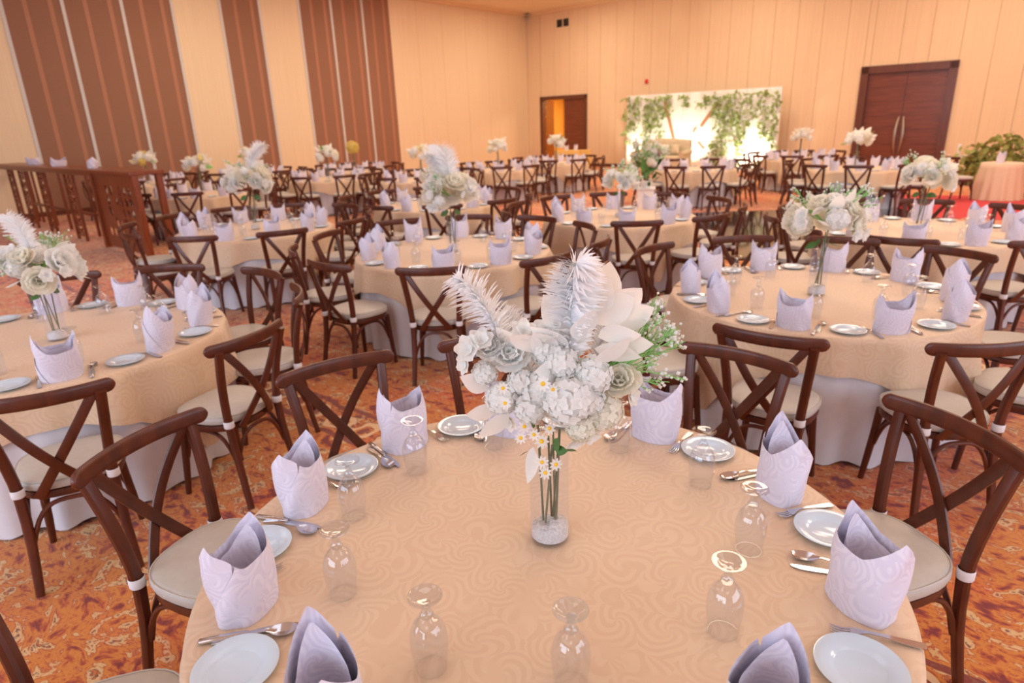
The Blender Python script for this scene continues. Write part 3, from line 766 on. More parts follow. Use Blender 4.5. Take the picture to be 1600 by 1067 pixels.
def cluster_mb(seed=0, n=100, flo=0.24):
    """dense round head of small florets, radius about 1"""
    mb = MB(); rnd = random.Random(seed)
    p4 = MB()
    for i in range(4): p4.merge(petal_mb(0.48, 1.0, 0.18, 0.03, i), Matrix.Rotation(i * PI / 2, 4, 'Z'))
    mb.lathe([(0.02, -0.78), (0.40, -0.67), (0.67, -0.40), (0.78, 0), (0.67, 0.40), (0.40, 0.67), (0.02, 0.78)], 10)
    for i in range(n):
        z = 1 - 2 * (i + 0.5) / n; a = i * 2.39996; r = math.sqrt(max(0, 1 - z * z))
        d = Vector((r * math.cos(a), r * math.sin(a), z)); rr = 0.82 + rnd.uniform(-0.1, 0.12)
        mb.merge(p4, fan_mat(d, rnd.random() * 6, d * rr, flo * rnd.uniform(0.85, 1.15)))
    return mb
def peony_mb(seed=0):
    """full ruffled head, radius about 1, facing +Z"""
    mb = MB(); rnd = random.Random(seed)
    for l, (np_, tilt, sc, zz) in enumerate(((8, 12, 1.0, -0.10), (8, 32, 0.92, -0.02), (7, 52, 0.80, 0.06), (5, 70, 0.60, 0.10))):
        for i in range(np_):
            a = 2 * PI * (i + 0.5 * (l % 2) + rnd.uniform(-.15, .15)) / np_
            w = 0.50; vs = []; fs = []; n = 5; ph = rnd.random() * 6
            for r in range(n + 1):
                t = r / n; ww = w * math.sin(PI * (0.10 + 0.66 * t)) ** 0.8
                for j in range(7):
                    v = -1 + j / 3.0
                    vs.append((t * (1 - 0.10 * v * v), ww * v, 0.22 * (t * t + 0.35 * v * v) + 0.07 * t * t * math.sin(v * 7 + ph) * (0.4 + abs(v))))
            for r in range(n):
                for j in range(6): q = r * 7 + j; fs.append((q, q + 1, q + 8, q + 7))
            pm = MB().add(vs, fs)
            mb.merge(pm, Matrix.Rotation(a, 4, 'Z') @ Matrix.Translation((0.06, 0, zz)) @ Matrix.Rotation(-R(tilt + rnd.uniform(-6, 6)), 4, 'Y') @ Matrix.Scale(sc * rnd.uniform(0.92, 1.05), 4))
    return mb
def daisy_petals_mb():
    mb = MB()
    for i in range(9): mb.merge(petal_mb(0.20, 1.0, 0.12, 0.02, i), Matrix.Rotation(2 * PI * i / 9, 4, 'Z'))
    return mb
def feather_mb(seed=0, curl=0.9, n=210, width=0.20):
    rnd = random.Random(seed); mb = MB()
    def q(t): return Vector((curl * 0.38 * max(0, t - 0.25) ** 2 * 1.7, 0, t - curl * 0.30 * max(0, t - 0.45) ** 2 * 1.8))
    mb.tube([q(i / 12) for i in range(13)], [0.010 * (1 - 0.8 * i / 12) for i in range(13)], 4)
    for i in range(n):
        t = 0.22 + 0.78 * (i / n); b = q(t); tg = (q(min(1, t + 0.02)) - q(max(0, t - 0.02))).normalized()
        for s in (-1, 1):
            a = rnd.uniform(0, 2 * PI) if rnd.random() < 0.45 else (PI / 2 * s + rnd.uniform(-0.5, 0.5))
            side = Vector((math.cos(a), math.sin(a), 0)); side = (side - tg * side.dot(tg)).normalized()
            ln = width * (0.55 + 0.6 * math.sin(PI * min(1, (t - 0.15) / 0.9))) * rnd.uniform(0.75, 1.2)
            d = side * 0.85 + tg * 0.6
            p1 = b + d * ln * 0.5; p2 = b + d * ln * 0.85 + Vector((0, 0, -0.10 * ln)); p3 = b + d * ln * 1.12 + Vector((0, 0, -0.22 * ln))
            wv = tg.cross(side).normalized() * 0.0045 + tg * 0.008
            vs = [b - wv, b + wv, p1 + wv * 0.9, p1 - wv * 0.9, p2 + wv * 0.7, p2 - wv * 0.7, p3]
            mb.add(vs, [(0, 1, 2, 3), (3, 2, 4, 5), (5, 4, 6)])
    return mb
def spray_mb(seed=0, n=11, spread=0.5):
    """returns stems and bud meshes of a gypsophila spray, length about 1"""
    rnd = random.Random(seed); st = MB(); bu = MB()
    oct_ = [(1,0,0),(-1,0,0),(0,1,0),(0,-1,0),(0,0,1),(0,0,-1)]; of = [(0,2,4),(2,1,4),(1,3,4),(3,0,4),(2,0,5),(1,2,5),(3,1,5),(0,3,5)]
    for i in range(n):
        a = rnd.random() * 6.28; r = spread * math.sqrt(rnd.random()); h = rnd.uniform(0.65, 1.05)
        e = Vector((r * math.cos(a), r * math.sin(a), h)); m = Vector((e.x * 0.3, e.y * 0.3, h * 0.55))
        st.tube([(0, 0, 0), m * 0.6, m, e.lerp(m, 0.4), e], [0.010, 0.009, 0.008, 0.007, 0.006], 3)
        for j in range(5):
            p = e.lerp(m, rnd.random() * 0.35) + Vector((rnd.uniform(-1, 1), rnd.uniform(-1, 1), rnd.uniform(-0.3, 1))) * 0.07
            st.tube([e.lerp(m, 0.4), p], [0.005, 0.004], 3)
            s = rnd.uniform(0.020, 0.034)
            bu.add([Vector(o) * s + p for o in oct_], of)
    return st, bu
ME = {}
ME['leaf'] = [leaf_mb(1, 0.30, b, 0.05).mesh('white_leaf', m_petal, 'all') for b in (0.1, 0.35, 0.6)]
ME['greenleaf'] = [leaf_mb(1, 0.28, b, 0.05).mesh('green_leaf', m_leafg, 'all') for b in (0.2, 0.5)]
ME['blossom'] = [blossom_mb(6, s).mesh('blossom', m_petal, 'all') for s in range(3)]
ME['blossomc'] = [blossom_mb(5, s + 5).mesh('blossom', m_petalc, 'all') for s in range(2)]
ME['cluster'] = [cluster_mb(s).mesh('flower_head', m_petal, 'all') for s in range(3)]
ME['clusterc'] = [cluster_mb(s + 7).mesh('flower_head', m_petalc, 'all') for s in range(2)]
ME['clustery'] = [cluster_mb(s + 9).mesh('flower_head', m_petaly, 'all') for s in range(1)]
ME['clusterp'] = [cluster_mb(12).mesh('flower_head', m_pink, 'all')]; ME['clustero'] = [cluster_mb(13).mesh('flower_head', m_orange, 'all')]
ME['peony'] = [peony_mb(s).mesh('flower_head', m_petal, 'all') for s in range(3)]; ME['peonyc'] = [peony_mb(s + 4).mesh('flower_head', m_petalc, 'all') for s in range(2)]
ME['daisy'] = [daisy_petals_mb().mesh('daisy', m_petal, 'all')]
ME['yolk'] = [MB().lathe([(0.30, 0.02), (0.27, 0.12), (0.16, 0.20), (0.001, 0.23)], 10).mesh('flower_centre', m_yolk, 'all')]
ME['feather'] = [feather_mb(1, 0.9).mesh('feather', m_feather), feather_mb(2, 1.5, 220, 0.25).mesh('feather', m_feather), feather_mb(3, 0.5, 280, 0.19).mesh('feather', m_feather), feather_mb(5, 0.75, 330, 0.17).mesh('feather', m_feather)]
ME['spray'] = []; ME['buds'] = []
for s in range(3):
    a, b = spray_mb(s, 11, 0.42); ME['spray'].append(a.mesh('gypsophila_spray', m_green)); ME['buds'].append(b.mesh('gypsophila_buds', m_petal, 'all'))
def piece(name, me, parent, loc, dirv, s, roll=0.0):
    o = ob(name, me, parent); q = Vector((0, 0, 1)).rotation_difference(Vector(dirv).normalized()) @ Quaternion((0, 0, 1), roll)
    o.rotation_mode = 'QUATERNION'; o.rotation_quaternion = q; o.location = loc; o.scale = (s, s, s); return o
VH, VR = 0.285, 0.055
VASE = MB().lathe([(0.001, 0.0), (VR - 0.004, 0.0), (VR, 0.004), (VR, VH), (VR - 0.0015, VH + 0.001), (VR - 0.003, VH), (VR - 0.003, 0.012), (0.001, 0.012)], 40).mesh('glass_vase', m_vase)
def sand_mb():
    rnd = random.Random(3); mb = MB(); n = 32; vs = []; fs = []; rows = [(VR - 0.0035, 0.0125), (VR - 0.0035, 0.040), (0.035, 0.052), (0.015, 0.050), (0.001, 0.056)]
    for (r, z) in rows:
        for j in range(n): a = 2*PI*j/n; vs.append((r * math.cos(a), r * math.sin(a), z + (rnd.uniform(-0.004, 0.004) + 0.008 * math.cos(a + 0.6) if z > 0.03 else 0)))
    for i in range(4):
        for j in range(n): fs.append((i*n+j, i*n+(j+1) % n, (i+1)*n+(j+1) % n, (i+1)*n+j))
    mb.add(vs, fs)
    g = [(1,0,0),(-1,0,0),(0,1,0),(0,-1,0),(0,0,1),(0,0,-1)]; of = [(0,2,4),(2,1,4),(1,3,4),(3,0,4),(2,0,5),(1,2,5),(3,1,5),(0,3,5)]
    for i in range(260):
        a = rnd.random() * 6.28; r = (VR - 0.007) * math.sqrt(rnd.random()); s = rnd.uniform(0.0012, 0.0026)
        z = 0.050 + 0.008 * math.cos(a + 0.6) * r / VR
        mb.add([(r*math.cos(a) + o[0]*s, r*math.sin(a) + o[1]*s, z + o[2]*s) for o in g], of)
    return mb
SAND = sand_mb().mesh('white_gravel', m_sand, 'all')
def vase(tab, c, label, group='glass vases'):
    o = ob('glass_vase', VASE, None, (c[0], c[1], TZ + 0.0006)); tag(o, label, 'vase', group)
    s = ob('white_gravel', SAND, o); s['kind'] = 'stuff'; return o
def stems(parent, rnd, n, z0=0.058, top=0.30, spread=0.035, m=None):
    for i in range(n):
        a = rnd.random() * 6.28; b = rnd.random() * 6.28
        p0 = Vector((0.018 * math.cos(a), 0.018 * math.sin(a), z0)); p1 = Vector((spread * math.cos(b), spread * math.sin(b), top + rnd.uniform(0, 0.06)))
        mb = MB().tube([p0, p0.lerp(p1, 0.4) * 1.0, p0.lerp(p1, 0.75), p1], rnd.uniform(0.0028, 0.0042), 6)
        ob('stem', mb.mesh('stem', m or m_stem), parent)
def bouquet_front(c):
    rnd = random.Random(11)
    b = thing('flower_bouquet', 'tall white bouquet with two ostrich feathers in the vase on the nearest table', 'bouquet', (c[0], c[1], TZ), 0, 'bouquets on the tables')
    def P(px, py, dy=0.0): return Vector(((px - 860) / 590.0, dy, 0.290 + (700 - py) / 505.0))
    stems(b, rnd, 7, spread=0.03)
    F = ME['feather']
    piece('feather', F[2], b, P(808, 600, 0.02), (-0.28, 0.05, 1), 0.31, R(180))
    piece('feather', F[3], b, P(893, 620, -0.02), (0.02, 0.06, 1), 0.40, R(-90))
    piece('feather', F[2], b, P(845, 640, 0.05), (-0.25, 0.1, 1), 0.26, R(120))
    piece('feather', F[2], b, P(930, 620, 0.06), (0.25, 0.15, 1), 0.24, R(20))
    # pointed white leaves
    L = ME['leaf']
    for (px, py, dx, dz, s, dy) in ((925, 520, 0.35, 1.0, 0.135, 0.0), (935, 530, 0.85, 0.9, 0.13, -0.01), (935, 545, 1.0, 0.45, 0.12, -0.02), (930, 560, 1.0, -0.05, 0.12, -0.02),
                                (905, 520, -0.2, 1.0, 0.12, -0.01), (890, 560, -0.9, 0.75, 0.12, -0.02), (870, 570, -0.6, 1.0, 0.11, -0.02), (900, 590, -1, 0.2, 0.12, -0.03), (915, 575, 0.3, -1, 0.10, -0.04),
                                (770, 610, -1.0, 0.6, 0.085, -0.02), (780, 640, -1.0, 0.15, 0.085, -0.03), (800, 640, -0.8, -0.5, 0.10, -0.05), (835, 690, -0.25, -1.0, 0.10, -0.045), (960, 560, 0.7, 0.7, 0.12, 0.03), (820, 560, -0.7, 0.8, 0.09, 0.0), (945, 510, 0.15, 1.0, 0.13, 0.02), (955, 520, 0.6, 0.9, 0.13, 0.01), (960, 535, 1.0, 0.7, 0.12, 0.0), (955, 555, 1.0, 0.2, 0.11, -0.02), (880, 530, -0.5, 1.0, 0.11, -0.01), (905, 545, 0.1, 1, 0.12, -0.04), (930, 575, 0.5, 0.6, 0.12, -0.05), (850, 560, -0.8, 0.9, 0.11, -0.03)):
        piece('white_leaf', L[rnd.randrange(3)], b, P(px, py, dy), (dx, rnd.uniform(-0.35, -0.05), dz), s, rnd.uniform(-0.5, 0.5) - PI / 2)
    # flower heads
    for (k, px, py, s, dy) in (('cluster', 888, 618, 0.070, -0.07), ('cluster', 925, 592, 0.055, -0.04), ('clusterc', 942, 645, 0.056, -0.03), ('clusterc', 908, 660, 0.045, -0.05), ('cluster', 848, 608, 0.055, -0.04), ('cluster', 880, 575, 0.05, -0.03), ('cluster', 920, 625, 0.045, -0.05), ('cluster', 858, 560, 0.05, 0.0), ('peonyc', 970, 610, 0.055, -0.01),
                               ('peony', 808, 572, 0.055, 0.0), ('peony', 772, 560, 0.042, 0.0), ('cluster', 790, 622, 0.046, -0.03), ('cluster', 765, 590, 0.036, -0.01), ('cluster', 832, 632, 0.046, -0.05), ('cluster', 820, 600, 0.04, -0.03)):
        piece('flower_head', ME[k][rnd.randrange(len(ME[k]))], b, P(px, py, dy), (rnd.uniform(-.3, .3), -0.6, 0.7), s, rnd.random() * 6)
    for (px, py, s, dx, dz) in ((745, 555, 0.04, -0.6, 0.5), (762, 545, 0.036, 0, 1), (738, 575, 0.03, -1, 0.2), (825, 535, 0.036, 0.2, 1), (860, 535, 0.04, -.2, 1), (955, 650, 0.04, 0.8, -0.2), (985, 625, 0.034, 1, 0.1), (900, 690, 0.03, 0.3, -0.6), (925, 680, 0.034, 0.4, -0.5), (800, 655, 0.034, -0.6, -0.3), (870, 640, 0.034, 0, 0.2)):
        piece('blossom', ME['blossom'][rnd.randrange(3)], b, P(px, py, -0.02), (dx, -0.8, dz), s, rnd.random() * 6)
    for (px, py, s) in ((850, 588, 0.020), (864, 596, 0.015), (793, 592, 0.016), (795, 612, 0.016), (822, 652, 0.018), (816, 668, 0.017), (836, 664, 0.017), (847, 674, 0.021), (859, 656, 0.018), (847, 704, 0.019), (868, 708, 0.019), (852, 720, 0.019)):
        d = piece('daisy', ME['daisy'][0], b, P(px, py, -0.105 if py < 640 else -0.075), (rnd.uniform(-.35, .35), -1, rnd.uniform(0.1, 0.7)), s, rnd.random() * 6)
        ob('flower_centre', ME['yolk'][0], d)
    for (px, py, dx, dz, s) in ((868, 690, 0.6, 0.2, 0.045), (866, 690, 0.1, 1, 0.05), (838, 655, -0.4, 0.7, 0.04), (826, 690, -1, 0.0, 0.03), (880, 690, 0.9, 0.5, 0.04)):
        piece('green_leaf', ME['greenleaf'][rnd.randrange(2)], b, P(px, py, -0.065), (dx, -0.5, dz), s, rnd.random() * 6)
    for (px, py, dx, dz, dy, s, k) in ((955, 600, 1.0, 0.75, 0.0, 0.20, 0), (950, 605, 1.0, 0.42, -0.05, 0.21, 1), (945, 612, 1.0, 0.18, 0.05, 0.17, 2), (960, 590, 0.8, 0.9, 0.1, 0.20, 1), (940, 600, 1.0, 0.6, 0.12, 0.19, 2)):
        o = piece('gypsophila_spray', ME['spray'][k], b, P(px, py, 0.01), (dx, dy, dz), s, rnd.random() * 6); ob('gypsophila_buds', ME['buds'][k], o)['kind'] = 'stuff'
    # thin white grass on the left
    for i in range(5):
        p = P(752, 552, 0); e = P(728 + i * 2, 536 + i * 8, -0.02)
        ob('grass_blade', MB().tube([p, p.lerp(e, 0.5), e], [0.0014, 0.0012, 0.0006], 4).mesh('grass_blade', m_feather), b)
    return b
def bouquet(c, seed, label, z=TZ, scale=1.0, feathers=1, warm=0.3, green=0.3, yellow=False):
    rnd = random.Random(seed)
    b = thing('flower_bouquet', label, 'bouquet', (c[0], c[1], z), rnd.random() * 0.6 - 0.3, 'bouquets on the tables'); b.scale = (scale,) * 3
    stems(b, rnd, 4)
    ctr = Vector((0, 0, 0.40))
    for i in range(15):
        a = i * 2.4 + rnd.random(); zz = rnd.uniform(-0.25, 1.0); r = math.sqrt(max(0.0, 1 - zz * zz))
        d = Vector((r * math.cos(a), r * math.sin(a), zz)); k = ('clusterc' if rnd.random() < warm else 'cluster') if i % 3 == 0 else ('peonyc' if rnd.random() < warm else 'peony')
        if yellow and rnd.random() < 0.4: k = 'clustery'
        piece('flower_head', ME[k][rnd.randrange(len(ME[k]))], b, ctr + Vector((d.x * 0.15, d.y * 0.15, d.z * 0.11)), d, rnd.uniform(0.05, 0.08) * (1.2 if k[0] == 'p' else 0.9), rnd.random() * 6)
    for i in range(14):
        a = rnd.random() * 6.28; d = Vector((math.cos(a), math.sin(a), rnd.uniform(-0.2, 1.1)))
        piece('white_leaf', ME['leaf'][rnd.randrange(3)], b, ctr + d.normalized() * 0.12, d, rnd.uniform(0.09, 0.14), rnd.random() * 6)
    for i in range(9):
        a = rnd.random() * 6.28; d = Vector((math.cos(a), math.sin(a), rnd.uniform(-0.4, 1.2))).normalized()
        piece('blossom', ME['blossom'][rnd.randrange(3)], b, ctr + Vector((d.x * 0.21, d.y * 0.21, d.z * 0.17)), d, rnd.uniform(0.03, 0.045), rnd.random() * 6)
    for i in range(int(6 * green) + 1):
        a = rnd.random() * 6.28; d = Vector((math.cos(a), math.sin(a), rnd.uniform(0.3, 1.3)))
        o = piece('gypsophila_spray', ME['spray'][i % 3], b, ctr, d, rnd.uniform(0.22, 0.3), 0); ob('gypsophila_buds', ME['buds'][i % 3], o)['kind'] = 'stuff'
    for i in range(4):
        a = rnd.random() * 6.28; d = Vector((math.cos(a), math.sin(a), -0.5))
        piece('green_leaf', ME['greenleaf'][i % 2], b, Vector((0, 0, 0.31)) + d * 0.03, d, 0.07, rnd.random() * 6)
    for i in range(feathers):
        a = rnd.random() * 6.28; d = Vector((0.28 * math.cos(a), 0.28 * math.sin(a), 1))
        piece('feather', ME['feather'][i % 3], b, ctr + d * 0.05, d, rnd.uniform(0.30, 0.36), rnd.random() * 6)
    return b
def far_bouquet_mesh(seed, kind):
    rnd = random.Random(seed); mb = MB(); ctr = Vector((0, 0, 0.42)); m1 = {'w': 0, 'y': 2}[kind]
    cl = cluster_mb(seed, 30, 0.38); lf = leaf_mb(1, 0.25, 0.3, 0.05, 4); bl = blossom_mb(6, seed, 1)
    for i in range(13):
        a = i * 2.4 + rnd.random(); zz = rnd.uniform(-0.3, 1.0); r = math.sqrt(max(0.0, 1 - zz * zz)); d = Vector((r * math.cos(a), r * math.sin(a), zz))
        mb.merge(cl, fan_mat(d, rnd.random() * 6, ctr + Vector((d.x * 0.17, d.y * 0.17, d.z * 0.13)), rnd.uniform(0.05, 0.08)), rnd.choice((0, 0, 1, m1)))
    for i in range(14):
        a = rnd.random() * 6.28; d = Vector((math.cos(a), math.sin(a), rnd.uniform(-0.1, 1.4)))
        mb.merge(lf, fan_mat(d, rnd.random() * 6, ctr + d.normalized() * 0.13, rnd.uniform(0.1, 0.17)), rnd.choice((0, 1, 3) if i % 4 == 0 else (0, 1, m1)))
    mb.tube([(0, 0, 0.058), (0.005, 0, 0.2), (0, 0, 0.4)], 0.014, 6, mi=4)
    return mb.mesh('flower_bouquet', [m_petal, m_petalc, m_petaly, m_green, m_stem], 'all')
FARB = {'w': [far_bouquet_mesh(s, 'w') for s in (1, 2, 3)], 'y': [far_bouquet_mesh(s, 'y') for s in (4, 5)]}  # second set has the tint of the warm lamps mixed into its petals
#==PLACE==
# ------------------------------------------------------------------ tables with their covers, chairs and flowers
NICK = {
 1: 'the nearest table', 2: 'the large left table', 3: 'the large right table', 4: 'the middle table',
 5: 'the table before the lattice counter', 6: 'the table beside the black dance floor', 7: 'the table beside the red runner',
 20: 'the table just behind the middle table',
 8: 'the far table right of the lattice counter', 9: 'the far table behind the lattice counter', 10: 'the far table by the single brown wall stripe',
 11: 'the far table before the triple brown panels', 12: 'the far table with the yellow bouquet', 13: 'the far table before the cream wall corner',
 14: 'the far table left of the half-open door', 15: 'the far table before the half-open door', 16: 'the far table before the gold sofa',
 17: 'the far table before the closed double door', 18: 'the far table right of the flower backdrop', 19: 'the far right table before the hedge'}
CEN = {1: (0.064, 1.487), 2: (-2.65, 3.58), 3: (1.97, 3.985), 4: (-0.517, 5.926), 5: (-3.05, 7.80), 6: (1.35, 7.80), 7: (3.95, 6.15), 20: (-1.07, 9.75),
       8: (-5.95, 12.85), 9: (-8.88, 16.4), 10: (-6.93, 18.1), 11: (-4.24, 15.8), 12: (-4.29, 18.8), 13: (-1.87, 14.6), 14: (-0.2, 17.0), 15: (1.45, 19.0),
       16: (4.27, 14.93), 17: (7.21, 13.61), 18: (7.63, 17.2)}
CLOTHROT = {1: R(20), 2: R(-60), 3: R(70), 4: R(-45)}
OFF = {2: -56, 3: -88, 4: -92, 5: -94, 6: -94, 7: -125, 20: -80}
for k, c in CEN.items():
    table(k, NICK[k], c, CLOTHROT.get(k, 0.7 * k), k)
c = CEN[1]
for d in (161, 127, 96, 51, 15, -20, -163): place_chair(1, c, R(d), 1.15, R(rs.uniform(-4, 4)), True)
T1S = [(-167, {'nr': 0.77, 'gd': 5, 'gr': 0.53, 'nrot': -25, 'pd': 19}), (159, {'gd': 4, 'gr': 0.58, 'nrot': 12}), (125, {'gd': 8, 'gr': 0.61, 'nrot': 8}), (95, {'nr': 0.72, 'gd': 9, 'gr': 0.6}), (54, {'gd': 7, 'gr': 0.60, 'nrot': -5, 'pd': 15}),
       (16, {'gd': 13, 'gr': 0.60, 'nrot': -20, 'pd': 12}), (-20, {'gd': 16, 'gr': 0.57, 'nrot': 30, 'pd': 11}), (-60, {'gd': 19, 'gr': 0.51, 'nr': 0.70, 'pd': 15, 'nrot': 20}), (-92, {'gd': 7, 'gr': 0.45, 'nr': 0.69}), (-128, {'gd': 4, 'gr': 0.47, 'nr': 0.70, 'pd': 22, 'nrot': -30})]
for d, ov in T1S: setting(1, c, d, 3, over=ov)
for k in (2, 3, 4, 5, 6, 7, 20):
    c = CEN[k]
    for i in range(10):
        d = OFF[k] + 36 * i + rs.uniform(-2, 2)
        back = math.sin(R(d))
        place_chair(k, c, R(d), 1.15 - (0.06 if back > 0.2 else 0), R(rs.uniform(-7, 7)), True)
        setting(k, c, OFF[k] + 36 * i, 3 if k in (2, 3) else 2)
for k in range(8, 19):
    c = CEN[k]; o = rs.uniform(0, 36)
    for i in range(10):
        d = o + 36 * i + rs.uniform(-3, 3)
        place_chair(k, c, R(d), 1.10, R(rs.uniform(-7, 7)), False)
        setting(k, c, o + 36 * i, 1)

# vases and bouquets
c = CEN[1]; vc = (0.088, 1.53)
vase(1, vc, 'straight clear glass vase with white gravel in the centre of the nearest table')
bouquet_front(vc)
for k, seed, sc, ft, wm, gr in ((2, 21, 1.0, 1, 0.3, 0.5), (3, 22, 1.15, 0, 0.4, 0.5), (4, 23, 1.25, 2, 0.5, 0.1), (5, 24, 1.35, 1, 0.5, 0.4), (6, 25, 1.0, 0, 0.4, 0.9), (7, 26, 1.2, 0, 0.5, 0.3), (20, 27, 1.0, 1, 0.6, 0.2)):
    vase(k, CEN[k], 'clear glass vase holding the white bouquet on ' + NICK[k])
    bouquet(CEN[k], seed, 'full white bouquet on ' + NICK[k], TZ, sc, ft, wm, gr)
FB = {8: 'y', 9: 'y', 10: 'y', 11: 'w', 13: 'y', 14: 'w', 15: 'w', 17: 'w', 18: 'w'}
for i, (k, kd) in enumerate(FB.items()):
    vase(k, CEN[k], 'small clear vase on ' + NICK[k])
    o = ob('flower_bouquet', FARB[kd][i % len(FARB[kd])], None, (CEN[k][0], CEN[k][1], TZ), rs.random() * 6, 1.25)
    tag(o, ('warm-light-tinted white' if kd == 'y' else 'white') + ' bouquet on ' + NICK[k], 'bouquet', 'bouquets on the tables')
k = 12; vase(k, CEN[k], 'small clear vase on ' + NICK[k])
b = thing('flower_bouquet', 'round yellow ball bouquet on a far table before the brown panels', 'bouquet', (CEN[12][0], CEN[12][1], TZ), 0, 'bouquets on the tables')
ob('flower_head', ME['clustery'][0], b, (0, 0, 0.62), None, 0.19)
ob('stem', MB().tube([(0, 0, 0.058), (0.004, 0, 0.3), (0, 0, 0.5)], 0.012, 6).mesh('stem', m_stem), b)

# ------------------------------------------------------------------ lattice counter on the left
lc = thing('lattice_counter', 'tall wooden counter with carved lattice legs by the left wall', 'counter', W(0, -19.9, 0), ROTW)
def lpart(name, mb, m=None, par=None): return ob(name, mb.mesh(name, m or m_console, False), par or lc)
HZ = 1.36; DEP = 0.44
mb = MB(); mb.bbox((4.55, 0, HZ - 0.03), (8.7, DEP + 0.08, 0.06), 0.01); lpart('counter_top', mb)
mb = MB(); mb.box((4.55, -DEP / 2 + 0.03, HZ - 0.09), (8.6, 0.03, 0.06)); lpart('apron', mb)
for (x0, x1) in ((1.0, 1.35), (1.95, 2.45), (3.45, 3.85), (5.25, 5.75)):
    for x in (x0, x1):
        mb = MB(); mb.box((x, -DEP / 2 + 0.04, (HZ - 0.06) / 2), (0.045, 0.05, HZ - 0.06)); lpart('post', mb)
        mb = MB(); mb.box((x, DEP / 2 - 0.04, (HZ - 0.06) / 2), (0.045, 0.05, HZ - 0.06)); lpart('post', mb)
    nz = 6; hh = (HZ - 0.2) / nz
    for q in range(nz):
        z0 = 0.1 + q * hh; yy = -DEP / 2 + 0.04; ln = math.hypot(x1 - x0, hh); an = math.atan2(hh, x1 - x0)
        if q % 3 == 2:
            mb = MB(); mb.box(((x0 + x1) / 2, yy, z0 + hh / 2), (0.03, 0.03, hh)); mb.box(((x0 + x1) / 2, yy, z0 + hh / 2), (x1 - x0, 0.03, 0.03)); lpart('lattice_bar', mb)
        else:
            for sg in (-1, 1):
                mb = MB(); mb.box(((x0 + x1) / 2, yy + 0.012 * sg, z0 + hh / 2), (ln, 0.02, 0.032), Matrix.Rotation(-sg * an, 3, 'Y')); lpart('lattice_bar', mb)
        mb = MB(); mb.box(((x0 + x1) / 2, yy, z0), (x1 - x0, 0.03, 0.035)); lpart('rung', mb)
for z in (0.45,):
    mb = MB(); mb.box((3.3, 0.1, z), (4.6, 0.06, 0.05)); lpart('stretcher', mb)
# pierced panel at the right end
def pierced(mb, x0, x1, z0, z1, y, t, nx, nzz, rnd):
    dx = (x1 - x0) / nx; dz = (z1 - z0) / nzz; n = 16
    for i in range(nx):
        for j in range(nzz):
            cx = x0 + dx * (i + 0.5); cz = z0 + dz * (j + 0.5); hole = 0 < i < nx - 1 and 0 < j < nzz - 1 and rnd.random() < 0.72
            if not hole: mb.box((cx, y, cz), (dx, t, dz)); continue
            r = min(dx, dz) * rnd.uniform(0.38, 0.49); vs = []; fs = []
            for k in range(n):
                a = 2 * PI * k / n; ca, sa = math.cos(a), math.sin(a); mxx = max(abs(ca), abs(sa))
                ox, oz = ca / mxx * dx / 2, sa / mxx * dz / 2
                for yy in (y - t / 2, y + t / 2): vs += [(cx + ox, yy, cz + oz), (cx + r * ca, yy, cz + r * sa)]
            for k in range(n):
                a = k * 4; b2 = ((k + 1) % n) * 4
                fs += [(a, b2, b2 + 1, a + 1), (a + 2, a + 3, b2 + 3, b2 + 2), (a + 1, b2 + 1, b2 + 3, a + 3)]
            mb.add(vs, fs)
    return mb
lpart('pierced_panel', pierced(MB(), 6.95, 8.80, 0.05, HZ - 0.06, -DEP / 2 + 0.04, 0.015, 9, 7, random.Random(5)))
for x in (6.9, 8.83):
    mb = MB(); mb.box((x, -DEP / 2 + 0.04, (HZ - 0.06) / 2), (0.10, 0.09, HZ - 0.06)); lpart('post', mb)
    mb = MB(); mb.box((x, DEP / 2 - 0.04, (HZ - 0.06) / 2), (0.10, 0.09, HZ - 0.06)); lpart('post', mb)
for i, (uu, lab) in enumerate(((2.6, 'leftmost of three white folded napkins on the lattice counter'), (4.4, 'middle one of three white folded napkins on the lattice counter'), (6.4, 'rightmost of three white folded napkins on the lattice counter'))):
    o = ob('napkin', NAP[i], None, W(uu, -19.9, HZ), i * 1.1, (1.6, 1.3, 0.75)); tag(o, lab, 'napkin', 'napkins on the lattice counter')

# ------------------------------------------------------------------ flower backdrop with sofa
bd = thing('flower_backdrop', 'white backdrop panels hung with green garlands behind the sofa', 'backdrop', W(5.72, -0.75, 0), ROTW)
BW, BH = 5.95, 2.74
mb = MB()
npan = 5
for i in range(npan):
    mb = MB(); mb.bbox((BW / npan * (i + 0.5), 0, BH / 2), (BW / npan - 0.012, 0.06, BH), 0.006); ob('backdrop_panel', mb.mesh('backdrop_panel', m_white, False), bd)
for x in (0.1, BW / 2, BW - 0.1):
    mb = MB(); mb.box((x, 0.22, BH * 0.45), (0.06, 0.06, BH * 0.9)); mb.box((x, 0.12, 0.03), (0.06, 0.3, 0.06)); ob('support', mb.mesh('support', m_white, False), bd)
